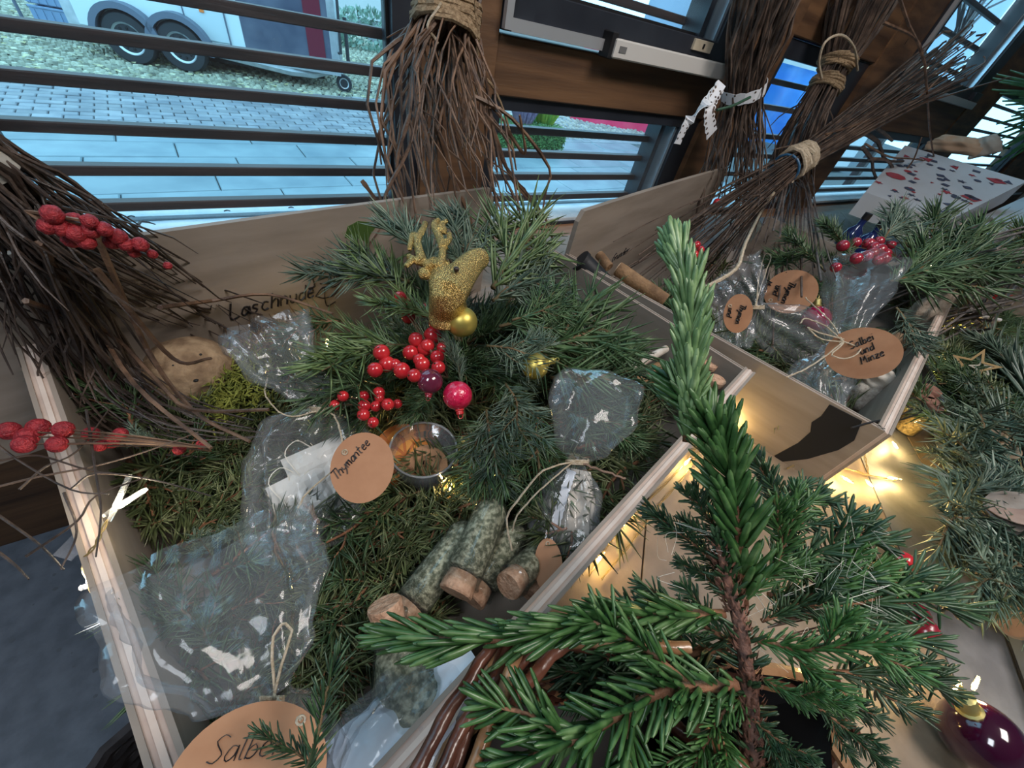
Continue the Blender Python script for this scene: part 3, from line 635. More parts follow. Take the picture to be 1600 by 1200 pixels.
sgn1 = 1 if (MB1.inverted() @ Vector((0, 0, CH))).z > 0 else -1
def panelM(MBx, px, py, off, ang=0):
    q_ = onpanel(MBx, px, py, off); return MBx @ Matrix.Translation((q_.x, q_.y, q_.z)) @ Matrix.Rotation(math.radians(ang), 4, 'Z')
write(['Laschnude'], panelM(MB1, 430, 480, 0.0042), 0.024, bp1, 0.0014)
sgn2 = 1
write(['Grundier'], panelM(MB2, 968, 402, 0.0052, 3), 0.022, bp2, 0.0010)
# pen drawing of a flower and leaf above the word, and a green painted ginkgo leaf
Mf = panelM(MB1, 498, 436, 0.0042); b = MB()
def dr(pts, r=.0009): b.tube(bez([Mf @ Vector((x, y, .0003)) for x, y in pts], 14), r, 4)
dr([(-.018, -.012), (-.008, -.010), (-.008, .006), (.002, .016), (.012, .012)], .0016); dr([(.0, .016), (-.012, .02)]); dr([(0, .016), (-.004, .028), (.006, .03), (.004, .018)]); dr([(.006, .018), (.014, .026), (.016, .016), (.006, .016)])
dr([(0, -.008), (.02, -.012), (.03, .0), (.02, .012)]); dr([(-.01, -.028), (.004, -.016), (.02, -.02), (.036, -.014)]); dr([(-.01, -.028), (.004, -.036), (.022, -.032), (.036, -.014)]); dr([(.006, -.016), (.004, -.05), (.02, -.048)]); dr([(.05, .01), (.062, .03), (.08, .028), (.082, .01)], .0022)
b.build('pen_drawing', M_ink, bp1)
Mg = panelM(MB1, 566, 366, 0.0045, 12); poly = [(-.028, .006), (-.018, .020), (0, .022), (.016, .014), (.024, .002), (.012, -.006), (.004, -.018), (-.004, -.006), (-.016, -.001)]
b = MB(); b.prism(poly, .0008, Mg); b.tube(bez([Mg @ Vector((.003, -.015, .0003)), Mg @ Vector((-.004, -.04, .0003)), Mg @ Vector((-.02, -.06, .0003))], 8), .0008, 4)
b.build('painted_leaf', mat('leaf_green_paint', (0.05, 0.10, 0.02), 0.6), bp1, smooth=False)
# black torn paper strip on the outer face of the second crate
p1, p2 = cb_.xy.to_3d(), ca_.xy.to_3d(); dS = (p2 - p1).normalized(); nS = Vector((dS.y, -dS.x, 0)); 
if nS.dot(-p1) < 0: nS = -nS
MS = Matrix.Translation(p1 + nS * 0.0056) @ Matrix((dS, Vector((0, 0, 1)), dS.cross(Vector((0, 0, 1))))).transposed().to_4x4()
def onS(px, py): 
    q_ = onpanel(MS, px, py, 0); return (q_.x, q_.y)
poly = [onS(*p) for p in ((1347, 658), (1296, 632), (1283, 650), (1268, 660), (1266, 675), (1247, 692), (1210, 712), (1216, 722), (1262, 717), (1310, 703), (1335, 688))]
b = MB(); b.prism(poly, .0012, MS); o = b.build('torn_paper', mat('black_paper', (0.008, 0.008, 0.010), 0.85), smooth=False); tag(o, 'torn black paper stuck on the outer side of the right crate', 'paper')
# small inner compartment corner for the cork tubes, right front corner of the first crate
# ================================================================ fir and spruce
def needle_mat(name, c1, c2, c3, rough=0.42, sc=60):
    m = bpy.data.materials.new(name); m.use_nodes = True; nt = m.node_tree; N = nt.nodes; L = nt.links; b = N['Principled BSDF']
    b.inputs['Roughness'].default_value = rough; b.inputs['Specular IOR Level'].default_value = 0.55
    tc = N.new('ShaderNodeTexCoord'); nz = N.new('ShaderNodeTexNoise'); nz.inputs['Scale'].default_value = sc; nz.inputs['Detail'].default_value = 3
    L.new(tc.outputs['Object'], nz.inputs['Vector']); rp = N.new('ShaderNodeValToRGB'); L.new(nz.outputs[0], rp.inputs[0])
    e = rp.color_ramp.elements; e[0].position = .32; e[0].color = (*c1, 1); e[1].position = .72; e[1].color = (*c3, 1); k = e.new(.52); k.color = (*c2, 1)
    oi = N.new('ShaderNodeObjectInfo'); hs = N.new('ShaderNodeHueSaturation'); mr = N.new('ShaderNodeMapRange'); L.new(oi.outputs['Random'], mr.inputs[0])
    mr.inputs[3].default_value = .75; mr.inputs[4].default_value = 1.25; L.new(mr.outputs[0], hs.inputs['Value']); L.new(rp.outputs[0], hs.inputs['Color'])
    L.new(hs.outputs[0], b.inputs['Base Color']); return m
M_fir = needle_mat('fir_needles', (0.022, 0.050, 0.022), (0.060, 0.115, 0.045), (0.15, 0.22, 0.11))
M_olive = needle_mat('olive_needles', (0.028, 0.046, 0.016), (0.10, 0.13, 0.05), (0.26, 0.28, 0.15))
M_blue = needle_mat('blue_green_needles', (0.040, 0.075, 0.055), (0.10, 0.15, 0.105), (0.25, 0.31, 0.23))
M_spruce = needle_mat('young_spruce_needles', (0.022, 0.070, 0.018), (0.058, 0.145, 0.038), (0.15, 0.26, 0.10), 0.36, 90)
M_lead = needle_mat('leader_needles', (0.070, 0.135, 0.050), (0.15, 0.25, 0.10), (0.28, 0.40, 0.20), 0.38, 90)
M_spruce2 = needle_mat('dark_spruce_needles', (0.012, 0.036, 0.016), (0.032, 0.075, 0.030), (0.08, 0.14, 0.065), 0.4, 80)
M_light = needle_mat('light_fir_needles', (0.05, 0.085, 0.03), (0.13, 0.20, 0.07), (0.30, 0.38, 0.20))
M_stem = mat('green_brown_stem', (0.075, 0.062, 0.022), 0.7, (0.16, 0.095, 0.045), 60, bump=0.5, bscale=300)
M_bark = mat('orange_bark', (0.14, 0.055, 0.025), 0.7, (0.30, 0.14, 0.07), 90, bump=0.8, bscale=300)
def needles(path, rng, nl, nr, per, mode, sides=3, t0=0.0, tip=1.0, fwd=0.75, droop=0.0, blunt=False, up=None):
    """needles along a stem path -> (verts, faces) arrays. mode 'flat': two combed rows; 'round': all around"""
    P = np.array([tuple(p) for p in path]); seg_ = np.linalg.norm(np.diff(P, axis=0), axis=1); S_ = np.concatenate([[0], np.cumsum(seg_)]); Ltot = S_[-1]
    n = int(per * Ltot * (1 - t0)); s = np.sort(rng.uniform(t0, 1, n)) * Ltot
    B = np.stack([np.interp(s, S_, P[:, k]) for k in range(3)], 1)
    T = np.stack([np.interp(s + Ltot * .03, S_, P[:, k]) - np.interp(s - Ltot * .03, S_, P[:, k]) for k in range(3)], 1); T /= np.linalg.norm(T, axis=1)[:, None] + 1e-9
    U = np.tile(np.array(up if up is not None else (0, 0, 1.0)), (n, 1)); Sd = np.cross(U, T); Sd /= np.linalg.norm(Sd, axis=1)[:, None] + 1e-9; Up = np.cross(T, Sd)
    if mode == 'flat': th = np.where(rng.random(n) < .5, 0, PI) + rng.normal(0, .45, n); th = np.where(rng.random(n) < .22, rng.uniform(.3, 2.8, n), th)
    else: th = rng.uniform(0, 2 * PI, n)
    Rd = np.cos(th)[:, None] * Sd + np.sin(th)[:, None] * Up
    frac = s / Ltot; f = fwd + .5 * np.clip((frac - .8) / .2, 0, 1) * 2.2 + rng.normal(0, .16, n)
    D = Rd + T * f[:, None]; D /= np.linalg.norm(D, axis=1)[:, None]
    ln = nl * (1 - .45 * np.clip((frac - .85) / .15, 0, 1)) * rng.uniform(.78, 1.15, n) * np.clip(.6 + frac * 4, .6, 1)
    Cv = T * .28 + np.array([0, 0, -droop]) + rng.normal(0, .10, (n, 3))
    V = np.cross(D, T); V /= np.linalg.norm(V, axis=1)[:, None] + 1e-9; W = np.cross(D, V)
    ts = (0, .45, .9, 1.0) if blunt else (0, .5, 1.0); rs = (.55, 1.0, .80, .30) if blunt else (.75, 1.0, .12)
    rings = []
    for t, r in zip(ts, rs):
        c = B + D * (ln * t)[:, None] + Cv * (ln * t * t * .5)[:, None]
        for k in range(sides):
            a = 2 * PI * k / sides
            rings.append(c + (V * math.cos(a) + W * math.sin(a) * (.62 if not blunt else .8)) * nr * r)
    A = np.stack(rings, 1).reshape(-1, 3); m = len(ts) * sides; F = []
    base = np.arange(n) * m
    for i in range(len(ts) - 1):
        for k in range(sides):
            k2 = (k + 1) % sides; F.append(np.stack([base + i * sides + k, base + i * sides + k2, base + (i + 1) * sides + k2, base + (i + 1) * sides + k], 1))
    return A, np.concatenate(F, 0)
def np_mesh(name, VF, m, smooth=True):
    vs = []; fs = []; o = 0
    for A, F in VF: vs.append(A); fs.append(F + o); o += len(A)
    A = np.concatenate(vs); F = np.concatenate(fs); me = bpy.data.meshes.new(name)
    me.vertices.add(len(A)); me.vertices.foreach_set('co', A.astype(np.float32).ravel())
    me.loops.add(len(F) * 4); me.loops.foreach_set('vertex_index', F.astype(np.int32).ravel())
    me.polygons.add(len(F)); me.polygons.foreach_set('loop_start', np.arange(0, len(F) * 4, 4, dtype=np.int32)); me.polygons.foreach_set('loop_total', np.full(len(F), 4, dtype=np.int32))
    me.polygons.foreach_set('use_smooth', np.ones(len(F), dtype=bool)); me.materials.append(m); me.update(calc_edges=True); return me
def sprig(name, seed, L, twigs, nl, nr, per, mode, m, sm, sides=3, droop=0.0, curve=0.12, stem_r=0.0016, blunt=False, fwd=.75, twl=.42, lift=0.1, bare=0.06, around=False):
    """a branch along +X (local), flat plane XY; returns a tuple of two meshes"""
    rng = np.random.default_rng(seed); rnd = random.Random(seed)
    main = bez([(0, 0, 0), (L * .35, rnd.gauss(0, curve) * L * .3, L * lift * .5), (L * .7, rnd.gauss(0, curve) * L * .5, L * lift * .6), (L, rnd.gauss(0, curve) * L * .6, L * lift * rnd.uniform(-.5, 1))], 15)
    st = MB(); n = len(main); st.tube(main, [stem_r * (1.3 - .8 * i / n) for i in range(n)], 6)
    VF = [needles(main, rng, nl, nr, per, mode, sides, bare, droop=droop, blunt=blunt, fwd=fwd)]
    for k in range(twigs):
        f = .12 + .74 * (k + .5) / twigs; i = int(f * (n - 1)); p = main[i]; sd = 1 if k % 2 else -1
        d = (main[min(i + 1, n - 1)] - main[i]).normalized(); sv = Vector((-d.y, d.x, 0)).normalized() * sd
        if around: q_ = k * 2.4; sv = (sv * math.cos(q_) * sd + Vector((0, 0, 1)) * math.sin(q_)).normalized()
        tl = L * twl * (1 - f * .55) * rnd.uniform(.75, 1.1); dd = (d * .85 + sv * .8 + Vector((0, 0, rnd.gauss(0, .14)))).normalized()
        tw = bez([p, p + dd * tl * .5 + Vector((0, 0, rnd.gauss(0, .03) * tl)), p + (dd + d * .25).normalized() * tl], 6)
        st.tube(tw, [stem_r * .75, stem_r * .7, stem_r * .65, stem_r * .6, stem_r * .5, stem_r * .4, stem_r * .3][:len(tw)], 5)
        VF.append(needles(tw, rng, nl * .93, nr, per, mode, sides, .04, droop=droop, blunt=blunt, fwd=fwd))
    return st.mesh(name + '_stem', sm), np_mesh(name + '_needles', VF, m)
FIRL = [sprig('firl', 70 + i, .10, 4, .037, .0015, 700, 'flat', M_light, M_stem, 3, twl=.55, bare=.0) for i in range(2)]
FIR = [sprig('fir', 10 + i, .10, 5, .035, .0014, 700, 'flat', M_fir, M_stem, 3, twl=.62, bare=.0) for i in range(3)]
FIRB = [sprig('firb', 20 + i, .10, 4, .032, .0014, 720, 'flat', M_blue, M_stem, 3, twl=.6, bare=.0) for i in range(3)]
SPR = [sprig('olive', 30 + i, .085, 5, .029, .00145, 640, 'round', M_olive, M_bark, 3, twl=.62, fwd=.6, curve=.2, bare=.0) for i in range(4)]
SPD = [sprig('dark', 40 + i, .08, 4, .027, .0013, 680, 'round', M_fir, M_bark, 3, twl=.55, fwd=.6, bare=.0) for i in range(2)]
ROS = [sprig('rosem', 50, .10, 0, .025, .0015, 560, 'round', M_spruce2, M_stem, 4, blunt=True, fwd=1.0, curve=.1)]
GRN = [sprig('young', 60, .16, 0, .024, .0020, 1350, 'round', M_spruce, M_bark, 5, blunt=True, fwd=1.5, stem_r=.0025, curve=.06, bare=0),
       sprig('young', 61, .12, 3, .022, .0016, 1150, 'round', M_spruce, M_bark, 4, blunt=True, fwd=.95, stem_r=.0022, twl=.55, bare=0),
       sprig('young', 62, .11, 3, .020, .0014, 1150, 'round', M_spruce2, M_bark, 4, blunt=True, fwd=.85, stem_r=.002, twl=.55, bare=0)]
LEAD = sprig('leader', 63, .13, 0, .025, .0020, 2000, 'round', M_lead, M_bark, 5, blunt=True, fwd=2.0, stem_r=.002, curve=.005, bare=0)
LEAD2 = sprig('leader_foot', 64, .15, 0, .026, .0020, 1500, 'round', M_spruce, M_bark, 5, blunt=True, fwd=1.5, stem_r=.002, curve=.02, bare=0)
MARKS = [('tag Thymantee', 567, 730), ('speckled ball', 300, 582), ('uppermost cork tube', 745, 850), ('flask cork', 605, 955), ('large clear bag', 330, 960), ('tag Salbei', 390, 1170), ('balloon crowned bag', 930, 650), ('linen pouch', 890, 800),
         ('tea light glass', 660, 700), ('left light pair', 170, 810), ('left rim berries', 90, 685), ('small red sprig', 575, 635), ('gold reindeer head', 700, 440), ('second gold bauble', 836, 572), ('corked vials', 1120, 575), ('red glass bauble', 715, 618),
         ('wooden star', 1523, 572), ('red star', 1555, 464), ('twine tied vials', 1460, 640), ('upright log', 1580, 840), ('white stick', 1525, 492), ('wood slices', 1565, 693), ('dull berry cluster', 1355, 390), ('Salbei und Minze tag', 1347, 552), ('upside down tag', 1235, 456),
         ('knitted pouch', 1350, 615), ('jute bundle', 1455, 480), ('torn black paper', 1290, 680), ('spruce leader tip', 1062, 400), ('large crate corner', 1163, 588), ('plum bauble', 1535, 1155)]
USED = set()
def project(p):
    v = ROT.transposed() @ (Vector(p) - Vector((0, 0, CH))); return (800 + 600 * v.x / -v.z, 600 - 600 * v.y / -v.z) if v.z < -.01 else (9999, 9999)
def autolabel(kind, p0, p1, fallback):
    x, y = project(Vector(p0).lerp(Vector(p1), .5)); a = project(p0); b_ = project(p1); ms = sorted(MARKS, key=lambda m: (m[1] - x) ** 2 + (m[2] - y) ** 2)
    dx, dy = b_[0] - a[0], b_[1] - a[1]; ang = int(round(math.degrees(math.atan2(-dy, dx)) / 45)) % 8; tipd = ('right', 'up right', 'up', 'up left', 'left', 'down left', 'down', 'down right')[ang]
    for m in ms[:2]:
        ex, ey = x - m[1], y - m[2]; dd = math.hypot(ex, ey)
        rel = 'just behind the' if dd < 22 else ('right of the' if ex > 0 else 'left of the') if abs(ex) > abs(ey) else ('below the' if ey > 0 else 'above the')
        if dd > 110: rel = 'well ' + rel
        l = '%s %s %s, tip pointing %s' % (kind, rel, m[0], tipd)
        if l not in USED: USED.add(l); return l
    return fallback
REG = {}
def place(variant, p0, p1, label, cat='branch', group=None, roll=0, name='fir_branch', up=(0, 0, 1), wscale=1.0):
    """put a branch with its butt at p0 and its tip at p1"""
    st, ne = variant; p0 = Vector(p0); p1 = Vector(p1); d = p1 - p0
    L = max(v.co.x for v in st.vertices) if st.name not in REG else REG[st.name]; REG[st.name] = L
    k = d.length / L; M = basis(d, up, p0, 1) @ Matrix.Rotation(roll, 4, 'X') @ Matrix.Diagonal((k, k * wscale, k * wscale, 1))
    r = thing(name, label, cat, p0, group); r.matrix_basis = M
    a = bpy.data.objects.new('stem', st); a.parent = r; COL.objects.link(a)
    b = bpy.data.objects.new('needles', ne); b.parent = r; COL.objects.link(b); b['kind'] = 'stuff'
    return r
# ---- the bed of cut olive-green spruce that fills the first crate
def in1(px, py, z): return pz(px, py, z)
bed = []
zb = lambda: random.uniform(0.045, 0.085)
spots = [(210, 760, 330, 700), (215, 830, 330, 770), (250, 880, 360, 800), (300, 800, 420, 740), (250, 700, 380, 690), (330, 900, 450, 820), (400, 870, 520, 800), (430, 930, 560, 870),
         (440, 980, 590, 940), (560, 840, 440, 900), (640, 780, 500, 850), (700, 760, 560, 830), (760, 780, 640, 850), (460, 830, 600, 800), (520, 900, 650, 820), (600, 900, 500, 990), (340, 960, 470, 900),
         (280, 940, 390, 980), (400, 1000, 500, 1050), (520, 960, 560, 1080), (360, 1060, 450, 980), (200, 720, 260, 800), (820, 740, 930, 760), (900, 700, 1020, 640), (960, 690, 1040, 720), (1000, 640, 1080, 600),
         (930, 780, 850, 850), (1000, 720, 920, 820), (800, 830, 730, 880), (860, 720, 760, 760), (560, 760, 470, 700), (240, 660, 340, 640), (380, 720, 300, 640), (300, 720, 250, 640), (640, 900, 560, 960), (780, 700, 860, 800),
         (1010, 600, 930, 560), (450, 1060, 560, 1130), (600, 1060, 540, 980), (330, 1120, 420, 1050), (260, 1000, 330, 1080), (700, 930, 620, 1010), (480, 640, 420, 560), (420, 620, 330, 560), (560, 700, 640, 640),
         (880, 620, 990, 700), (700, 640, 820, 620), (660, 560, 560, 540), (500, 560, 420, 620), (820, 560, 930, 520)]
for i, (x0, y0, x1, y1) in enumerate(spots):
    z0 = random.uniform(.05, .075); z1 = z0 + random.uniform(.0, .035)
    q0_, q1_ = in1(x0, y0, z0), in1(x1, y1, z1); place(SPR[i % 4] if i % 5 else SPD[i % 2], q0_, q1_, autolabel('cut spruce branch', q0_, q1_, 'cut spruce branch in the dense green bed filling the big crate'), group='spruce branches bedding the big crate', roll=random.uniform(-.5, .5), name='spruce_branch')
# a second deeper layer hides the bottom
for i in range(150):
    u = random.uniform(.04, .96); v = random.uniform(.06, .94)
    c = FL.lerp(F0, u).lerp(BL.lerp(BR, u), v); a = random.uniform(0, 2 * PI); d = Vector((math.cos(a), math.sin(a), 0)) * random.uniform(.042, .055)
    c = FL.lerp(F0, .06 + .88 * u).lerp(BL.lerp(BR, .06 + .88 * u), .1 + .8 * v); c.z = random.uniform(.025, .06)
    place(SPR[i % 4], c - d, c + d, 'cut spruce branch in the dense green bed filling the big crate', group='spruce branches bedding the big crate', roll=random.uniform(-.4, .4), name='spruce_branch')
# ---- the big fir arrangement
def fb_(v, p0, z0, p1, z1, label, roll=0, sc=1.0, name='fir_branch', up=(0, 0, 1)):
    return place(v, pz(*p0, z0), pz(*p1, z1), label, roll=roll, name=name, up=up)
AR = [(FIRL[0], (640, 470), .19, (560, 400), .20, 'bright fir branch of the arrangement pointing left below the gold antlers', .3),
      (FIRL[1], (650, 540), .17, (485, 570), .17, 'broad fir branch of the arrangement reaching left towards the wrapped tea bag', .25),
      (FIR[2], (620, 560), .15, (490, 640), .15, 'lower left fir branch of the arrangement behind the small berries', .2),
      (FIRB[0], (640, 440), .20, (490, 420), .19, 'dark fir tip of the arrangement in front of the pen drawing', .2),
      (FIRB[1], (680, 430), .23, (620, 345), .24, 'grey green fir branch behind the left gold antler', .5),
      (FIRB[2], (720, 430), .23, (740, 345), .25, 'grey green fir branch behind the gold reindeer head', .4),
      (FIRL[0], (770, 450), .22, (830, 355), .24, 'light green fir tip standing at the top right of the arrangement', .5),
      (FIRB[0], (770, 470), .21, (865, 425), .22, 'grey green fir branch pointing to the crate corner right of the gold head', .3),
      (FIR[0], (780, 510), .18, (885, 485), .18, 'dark green fir branch at the right, above the second bauble', .2),
      (FIR[2], (800, 540), .17, (985, 520), .17, 'long dark green fir branch reaching right below the crate rim', .2),
      (FIR[1], (860, 590), .14, (1020, 590), .15, 'dark green fir branch right of the second gold bauble', .2),
      (FIRB[1], (720, 600), .19, (700, 530), .21, 'star shaped grey fir tip below the first gold bauble', 1.0),
      (FIRB[2], (760, 540), .20, (860, 560), .20, 'grey fir branch between the two gold baubles', .6),
      (FIRB[0], (790, 600), .18, (830, 700), .17, 'drooping grey fir branch left of the oval cellophane bag', .4),
      (FIR[0], (775, 640), .16, (765, 765), .13, 'drooping fir branch in front of the tea light glass', .5),
      (FIRB[1], (760, 640), .17, (770, 770), .13, 'hanging fir tip right of the tea light glass', .4),
      (FIR[2], (690, 600), .15, (640, 655), .14, 'dark fir branch between red berries and tea light glass', .4),
      (FIR[1], (620, 590), .13, (530, 680), .12, 'dark fir branch under the small red berry sprig', .3),
      (FIRL[1], (690, 500), .22, (590, 480), .21, 'pale fir branch behind the single red berries', .5),
      (FIR[0], (800, 500), .21, (880, 470), .22, 'short fir branch right of the gold reindeer neck', .5),
      (SPD[1], (540, 500), .16, (440, 530), .14, 'thin fir twig left of the arrangement above the clear bag', .3),
      (FIRB[0], (740, 440), .22, (690, 380), .25, 'fir tip between the two gold antlers', .8),
      (FIR[2], (880, 640), .11, (1000, 680), .11, 'fir branch behind the oval cellophane bag', .2),
      (FIR[0], (840, 640), .13, (850, 780), .09, 'fir branch hanging beside the twine of the oval bag', .3)]
for (v, p0, z0, p1, z1, lb, ro) in AR: fb_(v, p0, z0, p1, z1, lb, ro)
for i in range(14):
    a = i * 2.4; c = pz(720, 540, .12); d = Vector((math.cos(a), math.sin(a), random.uniform(-.1, .4)))
    place((FIR + FIRB)[i % 6], c + d * .01, c + d * .12, 'inner fir branch filling the heart of the arrangement', group='inner fir of the arrangement', roll=random.uniform(-1, 1))
# ---- sprigs lying in front / over the bags
fb_(FIRB[0], (250, 690), .12, (180, 680), .13, 'small pale fir tip beside the lower red berries at the left', .4)
fb_(SPD[0], (210, 670), .09, (130, 590), .11, 'thin curled fir twig inside the left rim under the broom', .4)
fb_(FIRB[1], (330, 870), .13, (310, 830), .155, 'pale blue green tip poking above the large clear bag', .8)
fb_(FIRB[2], (380, 860), .13, (360, 815), .155, 'pale fir tip behind the top edge of the large clear bag', .8)
fb_(FIR[1], (330, 1010), .10, (220, 900), .12, 'soft green branch seen through the large clear bag', .2)
fb_(ROS[0], (470, 1230), .24, (525, 1020), .25, 'upright dark green needle sprig in front of the brown round tag', .3, name='needle_sprig')
fb_(ROS[0], (500, 1210), .23, (400, 1150), .24, 'needle sprig leaning left over the brown round tag', .9, name='needle_sprig')
# ---- fir in and behind the second crate and on the table at the right
R2 = [(FIR[0], (1290, 425, .85), (1225, 372, .88), 'fir branch left of the dull red berries in the right crate'), (FIR[1], (1330, 400, .9), (1275, 350, .95), 'fir branch behind the dull red berries in the right crate'),
      (FIRB[0], (1380, 375, .95), (1415, 335, 1.0), 'grey green fir tip in front of the printed parcel'), (FIR[2], (1420, 385, .95), (1490, 355, 1.0), 'fir branch beside the wooden reindeer figure'),
      (FIR[0], (1430, 430, .9), (1530, 400, .95), 'dark fir branch right of the red ribbon'), (FIR[1], (1390, 440, .85), (1470, 405, .9), 'fir branch behind the tall clear bag'),
      (FIRB[2], (1400, 480, .8), (1440, 560, .78), 'fir branch drooping inside the right crate near the tag'),
      (FIR[1], (1250, 400, .98), (1190, 420, .95), 'fir branch between twine and upside down tag'), (FIR[0], (1340, 420, 1.0), (1290, 405, 1.0), 'fir branch just under the dull red berries'),
      (FIR[2], (1480, 400, 1.0), (1560, 380, 1.05), 'dark fir branch under the grey twig bundle'), (FIR[1], (1440, 390, 1.0), (1400, 350, 1.05), 'fir branch above the red ribbon'), (FIR[0], (1560, 400, 1.0), (1500, 440, 1.0), 'dark fir branch above the red star'), (FIR[2], (1590, 420, 1.0), (1600, 360, 1.05), 'dark fir branch at the right edge by the twig bundle')]
for (v, p0, p1, lb) in R2: place(v, pd(*p0), pd(*p1), lb, roll=.3)
for i in range(110):
    px = random.uniform(1440, 1640); py = random.uniform(370, 640)
    zz = random.uniform(.03, .08) if py > 450 else random.uniform(.10, .16)
    p = pz(px, py, zz)
    if p.x > 2.1 or zz > .1 and random.random() < .4: continue
    if (p.xy - cb_.xy).dot(Vector((-seg(cb_, cc_).y, seg(cb_, cc_).x))) > 0 and p.x < 1.75: continue
    a = random.uniform(-2.6, 2.6); d = Vector((math.cos(a), math.sin(a), random.uniform(-.1, .10)))
    p1_ = p + d * random.uniform(.09, .13); place((FIR + [SPR[0], SPR[1]])[i % 5], p, p1_, autolabel('dark green branch', p, p1_, 'dark green branch in the fir heap on the table beyond the right crate'), group='fir heap beyond the right crate', roll=random.uniform(-.6, .6))
RT_ = [((1470, 620), (1500, 660)), ((1520, 740), (1440, 700)), ((1545, 830), (1600, 780)), ((1480, 700), (1540, 740)), ((1500, 850), (1560, 900)), ((1580, 640), (1620, 700)), ((1510, 770), (1590, 760)), ((1560, 880), (1590, 960)),((1500, 700), (1440, 640)), ((1540, 700), (1480, 740)), ((1560, 760), (1470, 770)), ((1520, 800), (1450, 820)), ((1590, 700), (1540, 620)), ((1600, 800), (1540, 860)), ((1610, 740), (1590, 820)), ((1560, 640), (1500, 590)),
       ((1590, 880), (1480, 850)), ((1600, 920), (1500, 900)), ((1620, 650), (1560, 560)), ((1530, 640), (1500, 700)), ((1600, 600), (1540, 540)), ((1620, 850), (1560, 930)), ((1580, 730), (1520, 690))]
for i, (p0, p1) in enumerate(RT_):
    q0_, q1_ = pz(*p0, random.uniform(.06, .10)), pz(*p1, random.uniform(.05, .11)); place(FIRB[i % 3], q0_, q1_, autolabel('grey green fir branch', q0_, q1_, 'grey green fir branch in the long arrangement along the right edge of the boards'), group='fir along the right edge', roll=random.uniform(-.5, .5))
# ---- foreground: young spruce tree top in the willow basket
C0 = pd(1165, 960, .235)
FGS = [(LEAD, pd(1072, 690, .258), pd(1060, 372, .262), 'tall upright leader shoot of the young spruce, reaching over the crates', 0, .95),
       (GRN[0], pd(1130, 960, .235), pd(612, 1000, .205), 'long young spruce shoot pointing left over the crate rim', 0, .75),
       (GRN[1], pd(1150, 1070, .20), pd(775, 1190, .17), 'lower left spruce shoot with thick green needles', 0, 1.0),
       (GRN[2], pd(1140, 1010, .25), pd(890, 1040, .24), 'shorter bluish spruce shoot behind the lower left one', 0, 1.0),
       (GRN[1], pd(1180, 1000, .23), pd(1420, 1010, .20), 'bushy spruce shoot pointing right towards the dark bauble', .4, 1.0),
       (GRN[2], pd(1170, 1120, .21), pd(1300, 1230, .18), 'spruce shoot running down to the bottom edge', .6, 1.0),
       (GRN[1], pd(1170, 930, .25), pd(1250, 760, .27), 'spruce shoot rising right of the tall leader', .5, 1.0),
       (GRN[2], pd(1140, 900, .26), pd(1010, 800, .28), 'dark small spruce shoot left of the tall leader', .3, .9),
       (GRN[2], pd(1200, 900, .27), pd(1370, 820, .29), 'dark spruce shoot reaching towards the lamp wires', .3, 1.0),
       (GRN[1], pd(1200, 930, .27), pd(1400, 880, .28), 'green spruce shoot above the red berries', .5, .9),
       (GRN[2], pd(1230, 960, .26), pd(1490, 925, .29), 'long dark shoot reaching right over the grey board', .2, .7),
       (GRN[2], pd(1290, 1050, .27), pd(1480, 1060, .29), 'soft green shoot at the right above the dark bauble', .4, .7),
       (LEAD2, pd(1162, 950, .245), pd(1066, 585, .261), 'darker lower part of the leader, running down to the trunk', .5, 1.2),
       (GRN[2], pd(1240, 880, .30), pd(1180, 720, .32), 'dark spruce shoot behind the leader near the golden boards', .4, 1.0),
       (GRN[1], pd(1180, 1080, .22), pd(1060, 1230, .19), 'spruce shoot pointing to the bottom of the basket', .8, 1.0),
       (GRN[2], pd(1270, 1100, .24), pd(1390, 1200, .22), 'dark spruce shoot left of the purple bauble', .4, 1.1)]
fgp = []
for i, (v, p0, p1, lb, ro, ws) in enumerate(FGS):
    place(v, p0, p1, lb, roll=ro, name='spruce_shoot', wscale=ws)
# ================================================================ twig brooms
M_tw1 = mat('twig_brown', (0.035, 0.023, 0.019), 0.5, (0.13, 0.088, 0.065), 30, (1, 1, 1), 0.5, 300, obj_rand=.35)
M_tw0 = mat('twig_black_brown', (0.022, 0.015, 0.014), 0.45, (0.085, 0.06, 0.048), 30, (1, 1, 1), 0.5, 300, obj_rand=.4)
M_tw2 = mat('twig_reddish', (0.055, 0.030, 0.020), 0.5, (0.20, 0.115, 0.07), 30, (1, 1, 1), 0.5, 300, obj_rand=.3)
M_tw3 = mat('twig_grey', (0.06, 0.05, 0.05), 0.6, (0.20, 0.17, 0.15), 30, (1, 1, 1), 0.5, 300, obj_rand=.3)
M_jute = mat('jute_twine', (0.20, 0.13, 0.07), 0.85, (0.42, 0.30, 0.18), 200, bump=0.9, bscale=700)
M_jute2 = mat('pale_twine', (0.42, 0.33, 0.22), 0.85, (0.60, 0.50, 0.38), 200, bump=0.9, bscale=700)
